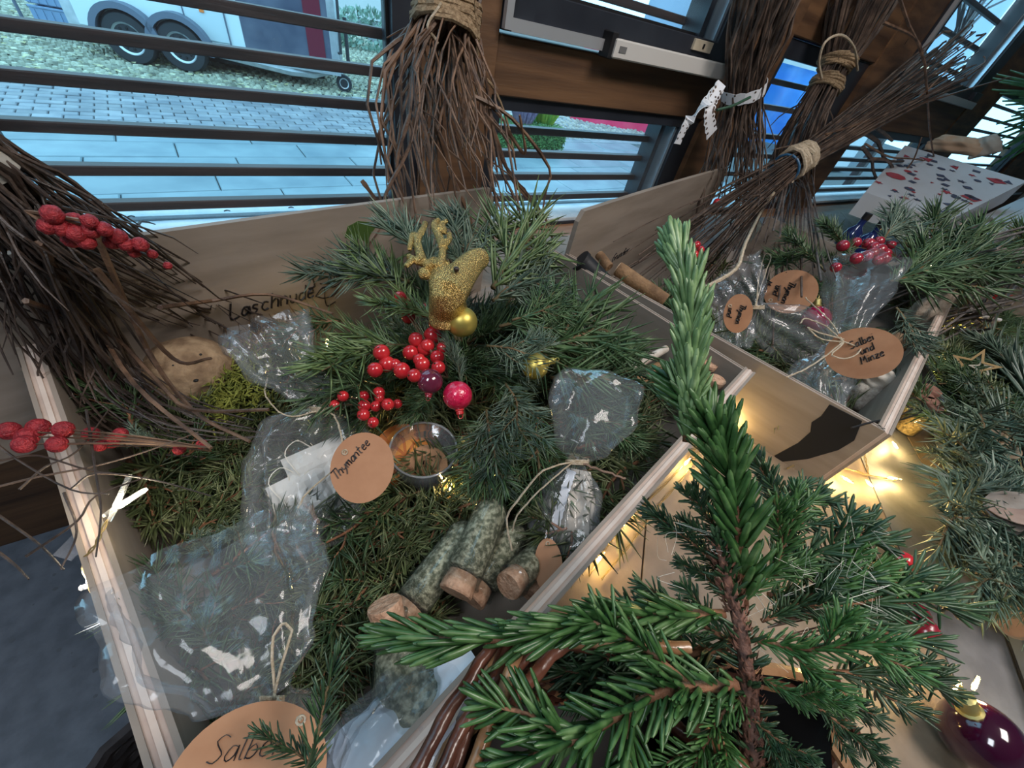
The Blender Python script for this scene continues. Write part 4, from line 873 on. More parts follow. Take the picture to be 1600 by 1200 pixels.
def broom(label, ctrl, rads, n, tr, seed, m, wraps=(), wrapm=None, wobble=.012, t1=(.82, 1.12), t0=(-.02, .08), side=1, flat=1.0, group=None, sub=.5, name='twig_broom', parent=None):
    rnd = random.Random(seed); path = bez(ctrl, 40); N_ = len(path); fr = frames(path)
    root = parent or thing(name, label, 'broom', path[-1], group)
    def at(t):
        x = max(0, min(1, t)) * (N_ - 1); i = min(int(x), N_ - 2); f = x - i; p = path[i].lerp(path[i + 1], f)
        if t > 1: p = path[-1] + (path[-1] - path[-2]).normalized() * (t - 1) * sum((path[j + 1] - path[j]).length for j in range(N_ - 1))
        return p, fr[i]
    def R(t):
        for (a, ra), (b, rb) in zip(rads, rads[1:]):
            if t <= b: return ra + (rb - ra) * max(0, (t - a)) / (b - a)
        return rads[-1][1] * (1 + (t - 1) * .8)
    for k in range(n):
        q0_ = rnd.uniform(0, 2 * PI); rr = math.sqrt(rnd.random()); a0_ = rnd.uniform(*t0); a1_ = rnd.uniform(*t1); q1_ = q0_ + rnd.gauss(0, .5)
        pts = []; S_ = 11; ph = [rnd.uniform(0, 6) for _ in range(4)]; amp = rnd.uniform(.3, 1) * wobble
        rr2 = min(1.15, rr * rnd.uniform(.7, 1.5) + rnd.uniform(0, .25))
        for i in range(S_ + 1):
            f = i / S_; t = a0_ + (a1_ - a0_) * f; p, (T_, A_n, B_n) = at(t); qq = q0_ + (q1_ - q0_) * f; rad = R(t) * (rr + (rr2 - rr) * f)
            o_ = (A_n * math.cos(qq) + B_n * math.sin(qq) * flat) * rad; kink = amp * min(1, R(t) / (R(.0) + 1e-6) * .4)
            o_ += A_n * kink * math.sin(f * 9 + ph[0]) + B_n * kink * math.sin(f * 11 + ph[1]) + Vector((rnd.gauss(0, 1), rnd.gauss(0, 1), rnd.gauss(0, 1))) * kink * .22
            pts.append(p + o_)
        r_ = tr * rnd.uniform(.55, 1.35); mb = MB(); mb.tube(pts, [r_ * (1.1 - .65 * i / S_) * (1.25 if i % 4 == 2 else 1) for i in range(S_ + 1)], 5)
        tw = mb.build('twig', m, root)
        if rnd.random() < sub:
            mb = MB(); j = rnd.randint(5, 9); d = (pts[j + 1] - pts[j - 1]).normalized(); o2 = d.orthogonal().normalized(); o2 = Matrix.Rotation(rnd.uniform(0, 6), 3, d) @ o2; L_ = rnd.uniform(.03, .09)
            e = pts[j] + (d * .9 + o2 * .5).normalized() * L_; mb.tube([pts[j], pts[j].lerp(e, .5) + o2 * .004, e, e + (d + o2 * rnd.uniform(-.3, .5)) * L_ * .4], [r_ * .7, r_ * .6, r_ * .5, r_ * .3], 4)
            mb.build('side_shoot', m, tw)
    for (ta, tb_, turns, wr) in wraps:
        wp = []; n_ = turns * 12
        for i in range(n_ + 1):
            f = i / n_; t = ta + (tb_ - ta) * (f + .06 * math.sin(f * 25)); p, (T_, A_n, B_n) = at(t); qq = f * turns * 2 * PI; rad = R(t) * 1.03 + wr * (1 + .5 * math.sin(i * 1.7))
            wp.append(p + (A_n * math.cos(qq) + B_n * math.sin(qq) * flat) * rad)
        mb = MB(); mb.tube(wp, wr, 6); mb.build('binding', wrapm or M_jute, root)
    return root, at, R
# -- 1 left, lying over the crate corner
B1a = [pY(-190, 170, .46), pY(-60, 235, .47), pY(30, 300, .48), pY(150, 390, .49), pz(290, 470, .13), pz(410, 525, .10)]
b1, at1, R1 = broom('dark twig broom lying from the left edge into the big crate', B1a, [(0, .022), (.25, .022), (.5, .036), (1, .045)], 74, .0017, 1, M_tw0, (), wobble=.011, t1=(.6, 1.05))
B1b = [pY(-190, 175, .46), pY(-60, 240, .47), pY(15, 330, .48), pY(60, 450, .48), pz(150, 590, .12), pz(270, 670, .09), pz(420, 690, .08)]
broom('', B1b, [(0, .020), (.2, .020), (.45, .036), (.75, .032), (1, .026)], 60, .0020, 2, M_tw0, wobble=.016, parent=b1, t1=(.7, 1.05))
mat('pale_binding', (0.34, 0.33, 0.30), 0.8, (0.55, 0.54, 0.50), 60, bump=.8)
bk = MB(); pts = bez([at1(t_)[0] for t_ in (.10, .17, .24, .30)], 9); bk.tube(pts, [.021] * len(pts), 14, False); bk.build('bark_sleeve', MATS['pale_binding'], b1)
for (c_) in ([(143, 353), (230, 545), (300, 640), (390, 690)], [(60, 380), (150, 505), (210, 600), (330, 700)], [(150, 420), (270, 560), (330, 560)], [(250, 480), (330, 470), (420, 460), (520, 490)], [(40, 470), (170, 520), (250, 600), (300, 640), (420, 640)]):
    mb = MB(); pts = bez([pz(x, y, .15 + .01 * i) if i else pY(x, y, .44) for i, (x, y) in enumerate(c_)], 12); mb.tube(pts, [.0028 - .0014 * i / len(pts) for i in range(len(pts))], 5); mb.build('twig', M_tw2, b1)
# -- 2 hanging broom in the middle
B2 = [pY(704, -90, .80), pY(700, 10, .79), pY(694, 75, .77), pY(690, 190, .72), pY(720, 330, .64), pY(760, 430, .585)]
b2, at2, R2_ = broom('reddish brown twig broom bound with jute, in front of the wooden post', B2, [(0, .045), (.1, .046), (.3, .045), (.36, .05), (.65, .10), (1, .15)], 70, .0030, 3, M_tw2, ((.16, .36, 15, .0042), (.20, .33, 8, .0046)), M_jute, wobble=.026, t1=(.6, 1.0), t0=(-.02, .02), sub=.9)
for (c_, r_, mm) in (([(742, -20), (745, 60), (748, 125), (742, 150)], .0022, M_jute), ([(742, 150), (735, 200), (722, 235)], .0022, M_jute), ([(745, 140), (752, 122), (766, 130), (782, 160), (795, 200), (803, 240)], .0024, M_jute), ([(690, 5), (668, 40), (680, 60), (684, 68)], .002, M_jute2), ([(727, 20), (733, 60), (726, 70)], .002, M_jute2)):
    mb = MB(); mb.tube(bez([pY(x, y, .74) for x, y in c_], 16), r_, 6); mb.build('twine_end', mm, b2)
for c_ in ([(740, 150), (800, 185), (858, 262), (852, 300), (846, 345)], [(758, 170), (790, 260), (852, 340), (868, 400), (872, 440)], [(770, 200), (800, 280), (840, 330), (850, 380)], [(565, 282), (600, 325), (650, 360)], [(655, 160), (640, 230), (602, 305), (600, 345), (565, 400)], [(640, 180), (620, 260), (640, 330), (660, 350)], [(765, 170), (776, 230), (785, 270), (800, 300), (810, 330)], [(700, 260), (730, 330), (745, 370)], [(610, 310), (604, 350), (590, 420), (567, 415)], [(790, 200), (820, 240), (812, 180)]):
    mb = MB(); pts = bez([pY(x, y, .66 - .015 * i) for i, (x, y) in enumerate(c_)], 14); mb.tube(pts, [(.0034 - .0018 * i / len(pts)) * (1.3 if i % 4 == 1 else 1) for i in range(len(pts))], 5); mb.build('twig', M_tw2, b2)
# -- 3 upright broom with the lace ribbon
B3 = [pY(1215, -70, .86), pY(1190, 30, .85), pY(1168, 110, .84), pY(1157, 170, .83), pY(1150, 250, .78), pY(1130, 370, .70)]
b3, at3, R3 = broom('upright twig broom tied with white lace ribbon, standing in the right crate', B3, [(0, .085), (.3, .068), (.46, .050), (.58, .054), (1, .115)], 76, .0038, 4, M_tw1, wobble=.034, t1=(.8, 1.0), t0=(-.02, .1))
M_lace = mat('white_lace', (0.62, 0.64, 0.68), 0.7, (0.72, 0.74, 0.78), 40)
def ribbon(pts, w, th, name, par, m, holes=True, up=None):
    mb = MB(); P_ = bez(pts, 26); n = len(P_)
    vs = []; fs = []
    for i, (p, (t, a, b)) in enumerate(zip(P_, frames(P_))):
        s_ = (up - up.dot(t) * t).normalized() if up is not None else a; nn = t.cross(s_); ww = w * (1 + .12 * math.sin(i * 2.2))
        for q_ in (-1, 1):
            for h_ in (-1, 1): vs.append(p + s_ * ww * q_ + nn * th * h_)
    for i in range(n - 1):
        o = i * 4; fs += [(o, o + 2, o + 6, o + 4), (o + 1, o + 5, o + 7, o + 3), (o, o + 4, o + 5, o + 1), (o + 2, o + 3, o + 7, o + 6)]
    mb.add(vs, fs); rb_ = mb.build(name, m, par, smooth=False)
    if holes:
        k = MB()
        for i in range(2, n - 1, 2):
            t, a, b = frames(P_)[i]; s_ = (up - up.dot(t) * t).normalized() if up is not None else a; nn = t.cross(s_)
            for q_ in (-.72, .72):
                c = P_[i] + s_ * w * q_; ring = [c + (t * math.cos(x) + s_ * math.sin(x)) * w * .22 for x in [j * PI / 3 for j in range(6)]]
                k.add([v + nn * th * 1.3 for v in ring] + [v - nn * th * 1.3 for v in ring], [(0, 1, 2, 3, 4, 5), (11, 10, 9, 8, 7, 6)])
        kk = k.build('eyelets', M_tw1, rb_, smooth=False) if rb_.parent is None or rb_.parent.parent is None else None
        if kk: kk['kind'] = 'stuff'
    return rb_
p0, f0 = at3(.5); ring = []
for i in range(15):
    a = 2 * PI * i / 14; ring.append(p0 + (f0[1] * math.cos(a) + f0[2] * math.sin(a)) * (R3(.5) * 1.12))
ribbon(ring, .014, .0008, 'lace_ribbon', b3, M_lace, True, f0[0])
ribbon([pY(1128, 130, .74), pY(1100, 165, .73), pY(1075, 190, .72), pY(1058, 225, .72)], .012, .0008, 'lace_end', b3, M_lace, True, cx_.cross(cz_) * 0 + Vector((0.6, 0, .5)))
ribbon([pY(1125, 135, .74), pY(1112, 160, .73), pY(1108, 180, .72), pY(1112, 210, .72)], .016, .0008, 'lace_end', b3, M_lace, True, Vector((0.7, 0, .3)))
mb = MB(); mb.tube(bez([pY(1120, 172, .745), pY(1145, 165, .74), pY(1172, 152, .745)], 10), .0035, 6); mb.build('green_wire', mat('dark_green_wire', (0.02, 0.07, 0.04), 0.5), b3)
# -- 4 broom leaning with two jute bindings
B4 = [pY(1380, -80, .95), pY(1345, 0, .92), pY(1318, 75, .89), pY(1290, 135, .86), pY(1255, 200, .83), pY(1225, 300, .78), pz(1195, 425, .16)]
b4, at4, R4 = broom('leaning twig broom with two jute bindings and a twine loop', B4, [(0, .14), (.28, .08), (.42, .040), (.55, .045), (.75, .07), (1, .11)], 66, .0036, 5, M_tw1, ((.38, .43, 5, .0055), (.47, .52, 5, .0055)), M_jute, wobble=.03, t0=(-.1, .15))
mb = MB(); mb.tube(bez([pY(1284, 122, .80), pY(1280, 95, .80), pY(1290, 65, .80), pY(1315, 55, .80), pY(1335, 75, .80), pY(1340, 110, .82)], 20), .0034, 6); mb.build('twine_loop', M_jute2, b4)
# -- 5 diagonal broom across the right crate
B5 = [pY(1480, 95, .80), pY(1400, 150, .76), pY(1310, 210, .72), pY(1232, 260, .68), pY(1150, 320, .63), pz(1040, 410, .13)]
b5, at5, R5 = broom('dark twig broom lying diagonally over the right crate with a thick jute knot', B5, [(0, .12), (.25, .06), (.50, .034), (.60, .038), (1, .085)], 84, .0030, 6, M_tw1, ((.53, .60, 7, .0050), (.54, .60, 5, .0060)), M_jute2, wobble=.03, t0=(-.25, .15), t1=(.85, 1.08))
mb = MB(); p5, f5 = at5(.615); mb.tube([p5 + (f5[1] * math.cos(a * .45) + f5[2] * math.sin(a * .45)) * R5(.615) * 1.05 for a in range(15)], .004, 6); mb.build('blue_band', mat('blue_band', (0.03, 0.12, 0.24), 0.5), b5)
mb = MB(); mb.tube(bez([pY(1210, 300, .60), pY(1190, 330, .58), pz(1165, 380, .22), pz(1150, 420, .20), pz(1100, 450, .19), pz(1070, 470, .18)], 24), .0036, 6); mb.build('rope_end', M_jute2, b5)
for c_ in ([(1400, -20), (1420, 40), (1445, 100), (1452, 200), (1462, 260), (1473, 315)], [(1380, 35), (1430, 60), (1445, 95)], [(1210, 260), (1330, 215), (1420, 165), (1480, 110)], [(1290, 210), (1400, 175), (1510, 140), (1580, 120)], [(1352, 225), (1390, 245), (1440, 250), (1500, 265)], [(1360, 312), (1420, 260), (1440, 215)]):
    mb = MB(); pts = bez([pY(x, y, .70) for x, y in c_], 14); mb.tube(pts, [.0042 - .0018 * i / len(pts) for i in range(len(pts))], 5); mb.build('twig', M_tw2, b5)
t = thing('forked_twig', 'thick dark forked twig with antler like ends against the bright lower window', 'twig', pY(1380, 240, .8))
for c_ in ([(1345, 205), (1372, 222), (1380, 245), (1390, 252), (1411, 252)], [(1348, 230), (1362, 250), (1364, 265), (1370, 281)], [(1358, 248), (1385, 250), (1395, 262), (1413, 280)], [(1370, 200), (1385, 212), (1394, 220)]):
    mb = MB(); mb.tube(bez([pY(x, y, .74) for x, y in c_], 10), [.0075, .007, .007, .0065, .006, .006, .006, .0055, .0055, .005, .005][:len(bez(c_ and [pY(x, y, .74) for x, y in c_], 10))], 6); mb.build('branch', M_tw1, t)
# -- 6 grey broom at the right edge, and small dark twigs over the left rim
B6 = [pY(1720, 290, .55), pY(1640, 350, .50), pz(1560, 400, .20), pz(1480, 440, .16)]
broom('grey brown twig bundle entering from the right edge above the fir heap', B6, [(0, .05), (.5, .10), (1, .14)], 46, .0050, 7, M_tw3, wobble=.02)
t = thing('bare_twig', 'dark bare twigs crossing the left crate rim beneath the red berries', 'twig', pz(60, 740, .17))
for c_ in ([(-20, 765), (60, 745), (150, 728), (230, 705), (310, 675)], [(-10, 690), (30, 720), (110, 765), (170, 772)], [(30, 765), (70, 730), (120, 705), (170, 640)], [(110, 765), (150, 740), (240, 750), (330, 775)], [(135, 640), (150, 740), (158, 800), (150, 870)], [(40, 870), (120, 815), (150, 775), (230, 745)], [(-20, 850), (20, 880), (45, 905)], [(-10, 800), (60, 850), (100, 890)], [(100, 770), (120, 830), (95, 890)], [(0, 720), (60, 712), (140, 735), (200, 742)]):
    mb = MB(); pts = bez([pz(x, y, .178) for x, y in c_], 12); mb.tube(pts, [.0010 - .0005 * i / len(pts) for i in range(len(pts))], 5); mb.build('branch', M_tw1, t)
# ================================================================ berries, baubles, gold head
M_berry = mat('red_berry', (0.42, 0.012, 0.022), 0.22, (0.60, 0.03, 0.035), 60, coat=0.5)
M_berry2 = mat('sugared_red_berry', (0.20, 0.006, 0.014), 0.5, (0.42, 0.028, 0.036), 260, bump=1.0, bscale=600)
M_dberry = mat('dull_red_berry', (0.22, 0.010, 0.022), 0.25, (0.34, 0.02, 0.04), 60, coat=.4)
M_gold = mat('gold_matt', (0.55, 0.43, 0.10), 0.42, (0.66, 0.56, 0.24), 6, metal=0.8)
M_glit = mat('gold_glitter', (0.32, 0.20, 0.05), 0.22, (0.95, 0.72, 0.30), 900, metal=0.9, bump=1.0, bscale=1100, detail=1, ramp=(.42, .62))
M_tip = mat('berry_tip', (0.05, 0.02, 0.01), 0.7)
def berries(label, root, lst, z, m, name='berry_sprig', stem_m=None, k=1.1, dz=.012):
    rt = pz(*root, z - .02) if len(root) == 2 else Vector(root)
    t = thing(name, label, 'berries', rt)
    for i, (px, py, r) in enumerate(lst):
        zz = z + random.uniform(-dz, dz); p = pz(px, py, zz); d = (p - Vector((0, 0, CH))).dot(-cz_cam)
        R_ = r * d / 600 * k; b = MB(); b.ball(p, R_, 14, 9, jit=.04); be = b.build('berry', m, t, smooth=True)
        n = (p - rt).normalized(); b = MB(); b.ball(p - n * -R_ * .98, R_ * .16, 6, 4); b.build('tip', M_tip, be)
        b = MB(); b.tube(bez([rt, rt.lerp(p, .5) + Vector((0, 0, .004)), p], 6), .0007, 4); b.build('stalk', stem_m or M_tw2, t)
    return t
cz_cam = ROT @ Vector((0, 0, 1))
berries('bright red berry cluster in the heart of the fir arrangement', (690, 580), [(625, 466, 10), (626, 477, 10), (638, 495, 10), (664, 485, 10), (681, 506, 10)], .215, M_berry)
berries('largest red berry cluster, below the gold bauble', (700, 590), [(676, 525, 13), (650, 531, 11), (664, 545, 11), (641, 551, 11), (691, 543, 8), (683, 558, 10), (660, 569, 11), (685, 574, 10), (647, 587, 10), (628, 579, 12), (668, 540, 10), (655, 562, 9)], .20, M_berry, dz=.008)
berries('three red berries reaching left out of the fir arrangement', (640, 590), [(596, 551, 12), (605, 569, 12), (586, 578, 11), (617, 570, 9)], .195, M_berry, dz=.006)
berries('small glossy red berry sprig above the tea light glass', (600, 640), [(536, 619, 8), (568, 619, 8), (592, 614, 9), (524, 633, 8), (569, 634, 9), (587, 635, 8), (606, 632, 9), (621, 631, 7), (568, 648, 9), (583, 660, 8), (593, 622, 7)], .165, M_berry, dz=.006)
def yb(label, root, lst, Y, m, name='berry_sprig'):
    rt = pY(*root, Y); t = thing(name, label, 'berries', rt)
    for i, (px, py, r) in enumerate(lst):
        p = pY(px, py, Y + random.uniform(-.012, .0)); R_ = r * (p - Vector((0, 0, CH))).dot(-cz_cam) / 600; b = MB(); b.ball(p, R_, 14, 9, jit=.14); b.build('berry', m, t, smooth=True)
        b = MB(); b.tube([rt, p], .0012, 4); b.build('stalk', M_tw2, t)
yb('sugared red berries lying on the upper edge of the left broom', (40, 330), [(82, 335, 14), (117, 346, 13), (140, 346, 11), (74, 354, 12), (94, 357, 12), (119, 365, 13), (142, 360, 12), (163, 358, 11), (135, 378, 12), (112, 375, 12), (104, 345, 10)], .41, M_berry2)
yb('last sugared red berries at the end of the left broom spray', (150, 360), [(185, 370, 12), (175, 378, 11), (198, 382, 11), (219, 382, 11), (238, 397, 7), (210, 395, 8), (262, 415, 6)], .41, M_berry2)
berries('sugared red berry spray hanging over the left crate rim above the floor', (330, 700), [(14, 673, 13), (43, 682, 13), (60, 668, 13), (38, 694, 13), (99, 671, 12), (89, 694, 12)], .185, M_berry2, dz=.003)
berries('small sugared red berries inside the left rim of the big crate', (330, 705), [(142, 678, 10), (174, 690, 10), (188, 678, 9), (156, 697, 8), (280, 702, 8), (315, 694, 7)], .16, M_berry2, dz=.004)
berries('dull red berry cluster above the tall clear bag in the right crate', (1400, 400), [(1317, 384, 8), (1337, 379, 7), (1357, 381, 8), (1373, 377, 7), (1365, 387, 8), (1374, 391, 9), (1354, 400, 8), (1338, 404, 8), (1363, 396, 8), (1380, 404, 9), (1372, 407, 7), (1306, 418, 7), (1384, 396, 7), (1392, 383, 6)], .24, M_dberry, dz=.006)
berries('tiny red berries half hidden in the diagonal broom', (1070, 400), [(1050, 378, 6), (1062, 384, 5), (1088, 383, 6), (1085, 398, 6), (1120, 316, 5), (1095, 390, 5)], .19, M_berry)
berries('red berries in the young spruce beside the grey board', pd(1200, 980, .26), [(1408, 878, 16), (1420, 905, 9), (1358, 920, 13), (1435, 912, 10), (1385, 945, 8), (1425, 918, 8)], .20, M_berry)
berries('dark red berries deep in the young spruce at the right', pd(1200, 1000, .26), [(1420, 962, 24), (1400, 950, 12), (1440, 985, 20)], .19, M_dberry)
def bauble(label, px, py, r, z, m, cap=(0, 1), capm=None, name='bauble', capl=1.1):
    p = pz(px, py, z); d = (p - Vector((0, 0, CH))).dot(-cz_cam); R_ = r * d / 600; t = thing(name, label, 'bauble', p)
    b = MB(); b.ball(p, R_, 28, 18); b.build('ball', m, t, smooth=True)
    ax = (ROT @ Vector((cap[0], cap[1], .1))).normalized(); M = Matrix.Translation(p + ax * R_ * .93) @ ax.to_track_quat('Z', 'Y').to_matrix().to_4x4()
    b = MB(); b.lathe([(R_ * .30, 0), (R_ * .33, R_ * .1), (R_ * .26, R_ * .14), (R_ * .26, R_ * .5 * capl), (R_ * .12, R_ * .6 * capl)], 12, M); b.build('cap', capm or M_gold, t)
    b = MB(); b.tube([M @ Vector((R_ * .16 * math.cos(a), 0, R_ * .7 * capl + R_ * .16 * math.sin(a))) for a in [j * PI / 5 for j in range(11)]], R_ * .03, 4); b.build('loop', capm or M_gold, t)
    return t
bauble('matt gold bauble directly below the gold reindeer head', 722, 503, 24, .235, M_gold, (.0, 1), capl=1.6)
bauble('matt gold bauble at the right, half hidden in fir', 836, 572, 21, .19, M_gold, (1, .3))
bauble('crackled bright red glass bauble above the tea light glass', 715, 618, 23, .19, mat('red_glass', (0.55, 0.005, 0.05), 0.12, (0.75, 0.02, 0.09), 160, bump=.8, bscale=260, coat=1), (.15, -1), M_berry, capl=.7)
bauble('dark purple berry shaped bauble among the red berries', 672, 596, 20, .20, mat('purple_gloss', (0.09, 0.01, 0.03), 0.12, (0.16, 0.02, 0.05), 30, coat=1), (-.1, -1), M_dberry, capl=.6)
bauble('magenta red bauble behind the middle bag in the right crate', 1275, 498, 20, .10, mat('magenta_gloss', (0.35, 0.005, 0.06), 0.10, coat=1), (0, 1))
bauble('large dark purple bauble at the bottom right corner', 1532, 1150, 50, .042, mat('plum_gloss', (0.035, 0.002, 0.018), 0.10, coat=1), (-.5, 1))
# gold glitter reindeer head : neck, skull and muzzle in one skin, ears and antlers as parts
hp = lambda x, y, dz=0: pz(x, y, .275 + dz)
hd = thing('reindeer_head_ornament', 'gold glitter reindeer head with antlers sticking out of the fir arrangement', 'ornament', hp(690, 470))
M_eye = mat('ornament_eye', (0.03, 0.015, 0.01), 0.3)
S1 = .00070
b = MB(); kx = (hp(690, 440) - Vector((0, 0, CH))).dot(-cz_cam) / 600
neck = bez([hp(702, 505, -.05), hp(700, 480, -.03), hp(697, 455), hp(688, 432), hp(676, 412)], 14); nr_ = [34, 34, 33, 31, 30, 28, 26, 24, 22, 20, 18, 16, 14, 11, 9, 8]
b.tube(neck, [nr_[min(15, i)] * kx for i in range(len(neck))], 22)
mz = bez([hp(700, 462), hp(714, 440, .002), hp(728, 422, .004), hp(742, 408, .006), hp(755, 402, .006)], 14); mr_ = [26, 27, 27, 26, 25, 24, 23, 22, 21, 20, 19, 18, 16, 12, 7]
b.tube(mz, [mr_[min(14, i)] * kx for i in range(len(mz))], 22); b.ball(hp(746, 406, .005), 17 * kx, 16, 10)
ho = b.build('head', M_glit, hd, smooth=True); rm = ho.modifiers.new('r', 'REMESH'); rm.mode = 'VOXEL'; rm.voxel_size = 0.0022; rm.use_smooth_shade = True; sm_ = ho.modifiers.new('s', 'SMOOTH'); sm_.iterations = 6; sm_.factor = .6
b = MB(); b.ball(hp(713, 421, .022), 4.5 * kx, 10, 7); b.build('eye', M_eye, hd)
for (c_, rr) in (([(672, 418), (664, 410), (652, 408), (640, 402)], 5), ([(660, 410), (655, 392), (652, 375), (660, 360), (664, 350)], 5), ([(652, 375), (645, 366), (640, 388)], 4), ([(646, 405), (636, 414)], 4),
                 ([(684, 420), (690, 405), (692, 390), (696, 378)], 5), ([(693, 388), (686, 370), (678, 352), (684, 345)], 5), ([(684, 362), (690, 350), (697, 346)], 4), ([(694, 382), (702, 374), (702, 366)], 4), ([(682, 358), (694, 362), (692, 350)], 4)):
    b = MB(); pts = bez([hp(x, y, .01) for x, y in c_], 9); b.tube(pts, [rr * kx * 1.4 * (1.15 - .45 * i / len(pts)) for i in range(len(pts))], 8); b.ball(pts[-1], rr * kx * 1.1, 8, 6); b.build('antler', M_glit, hd, smooth=True)
for (c_, rr) in (([(672, 430), (664, 428), (658, 424)], 8), ([(690, 426), (696, 418), (698, 410)], 6)):
    b = MB(); pts = bez([hp(x, y, .006) for x, y in c_], 6); b.tube(pts, [rr * kx * (.6 + math.sin(PI * (i + .6) / (len(pts) + .6)) * .6) for i in range(len(pts))], 10); b.build('ear', M_glit, hd, smooth=True)
# ================================================================ cellophane bags, tags, tubes
M_film = film_mat('cellophane', (0.975, 0.985, 1.0), 0.05, 0.14, 30, .8)
M_film2 = film_mat('cellophane_body', (0.97, 0.98, 1.0), 0.06, 0.14, 28, .8)
M_tglass = film_mat('thin_glass', (0.95, 0.98, 0.97), 0.02, 0.25, 10, 0.1)
M_kraft = mat('kraft_card', (0.36, 0.17, 0.085), 0.7, (0.42, 0.21, 0.11), 40, bump=.1)
M_teapaper = mat('tea_bag_paper', (0.50, 0.49, 0.45), 0.8, (0.70, 0.69, 0.65), 14, bump=.5, bscale=60)
M_thread = mat('white_thread', (0.72, 0.68, 0.58), 0.7)
M_linen = mat('linen', (0.42, 0.37, 0.31), 0.85, (0.60, 0.55, 0.48), 10, bump=.4, bscale=250)
M_cork = mat('cork', (0.36, 0.19, 0.11), 0.8, (0.58, 0.36, 0.24), 160, bump=1, bscale=350)
M_herb = mat('herb_salt', (0.13, 0.135, 0.08), 0.8, (0.58, 0.55, 0.40), 210, detail=3, bump=1, bscale=500, ramp=(.42, .66))
M_tissue = mat('white_tissue', (0.62, 0.66, 0.72), 0.7, (0.75, 0.78, 0.82), 8, bump=.3, bscale=40)
def film_tube(path, prof, seed, name, par, m, n=46, flat=.45, ax=None, pleats=9, amp=.16, closed=False):
    """crumpled film skin: prof = [(t, half width)], flattened across the view"""
    rnd = random.Random(seed); P_ = bez(path, 36); N_ = len(P_); vs = []; fs = []; off = Vector((seed * 3.1, seed * 1.7, 0))
    for i, p in enumerate(P_):
        t = i / (N_ - 1); d = (P_[min(i + 1, N_ - 1)] - P_[max(i - 1, 0)]).normalized()
        view = (Vector((0, 0, CH)) - p).normalized(); s_ = d.cross(view).normalized(); u_ = s_.cross(d).normalized()
        w_ = prof[-1][1]
        for (a, ra), (b, rb) in zip(prof, prof[1:]):
            if t <= b + 1e-6: x = (t - a) / (b - a); x = x * x * (3 - 2 * x); w_ = ra + (rb - ra) * x; break
        for k in range(n):
            q_ = 2 * PI * k / n; dr_ = Vector((math.cos(q_), math.sin(q_), 0))
            cr = amp * (math.sin(pleats * q_ + 2.2 * noise.noise(Vector((t * 2.5, seed, 0)))) * .9 + .8 * noise.noise(Vector((dr_.x * 1.8, dr_.y * 1.8, t * 5)) + off) + .6 * abs(noise.noise(Vector((dr_.x * 4, dr_.y * 4, t * 11)) + off)))
            rr = w_ * (1 + cr); vs.append(p + s_ * math.cos(q_) * rr + u_ * math.sin(q_) * rr * (flat + .25 * cr))
    for i in range(N_ - 1):
        for k in range(n):
            k2 = (k + 1) % n; fs.append((i * n + k, i * n + k2, (i + 1) * n + k2, (i + 1) * n + k))
    mb = MB(); mb.add(vs, fs); 
    if closed: mb.f.append(tuple(range(n - 1, -1, -1)))
    return mb.build(name, m, par, smooth=True)
def facing(px, py, z, roll=0, tilt=0, pitch=0, at=None):
    p = pz(px, py, z) if at is None else Vector(at); n = (Vector((0, 0, CH)) - p).normalized(); r = ROT @ Vector((1, 0, 0)); r = (r - r.dot(n) * n).normalized(); u = n.cross(r)
    return Matrix.Translation(p) @ Matrix((r, u, n)).transposed().to_4x4() @ Matrix.Rotation(math.radians(roll), 4, 'Z') @ Matrix.Rotation(math.radians(tilt), 4, 'Y') @ Matrix.Rotation(math.radians(pitch), 4, 'X')
def dist(px, py, z): return (pz(px, py, z) - Vector((0, 0, CH))).dot(-cz_cam) / 600
def round_tag(par, px, py, z, r, lines, size, roll, sx=1, tilt=0, pitch=0, hole=(-.75, .2), woff=(0, 0), lead=1.5):
    k = dist(px, py, z); M = facing(px, py, z, 0, tilt, pitch); R_ = r * k; n = 44
    b = MB(); b.prism([(R_ * sx * math.cos(2 * PI * i / n), R_ * math.sin(2 * PI * i / n)) for i in range(n)], .0010, M); tg = b.build('round_tag', M_kraft, par, smooth=False)
    hp_ = M @ Vector((hole[0] * R_ * sx, hole[1] * R_, .001)); ho_ = MB(); ax = M.to_3x3() @ Vector((1, 0, 0)); ay = M.to_3x3() @ Vector((0, 1, 0))
    ho_.tube([hp_ + (ax * math.cos(a) + ay * math.sin(a)) * R_ * .07 for a in [j * PI / 6 for j in range(13)]], R_ * .022, 5); ho_.build('eyelet', M_jute2, tg)
    if lines: write(lines, M @ Matrix.Translation((woff[0] * R_, woff[1] * R_, .0008)) @ Matrix.Rotation(math.radians(roll), 4, 'Z'), size * k, tg, .9 * k, lead=lead)
    return tg, hp_
def strand(par, pts, r, m=None, name='twine'):
    b = MB(); P_ = bez(pts, 18); b.tube([p + Vector((random.gauss(0, 1), random.gauss(0, 1), random.gauss(0, 1))) * r * .3 for p in P_], r, 5); return b.build(name, m or M_jute2, par)
def bow(par, c, r, m=None, n=3, turns=3):
    b = MB(); view = (Vector((0, 0, CH)) - c).normalized(); x = ROT @ Vector((1, 0, 0)); y = ROT @ Vector((0, 1, 0))
    b.tube([c + (x * math.cos(a) * r * 1.15 + view * math.sin(a) * r * .8) + y * (i / 30 - .5) * r * .5 for i, a in enumerate([j * turns * 2 * PI / 30 for j in range(31)])], r * .10, 5); b.build('twine_wrap', m or M_jute2, par)
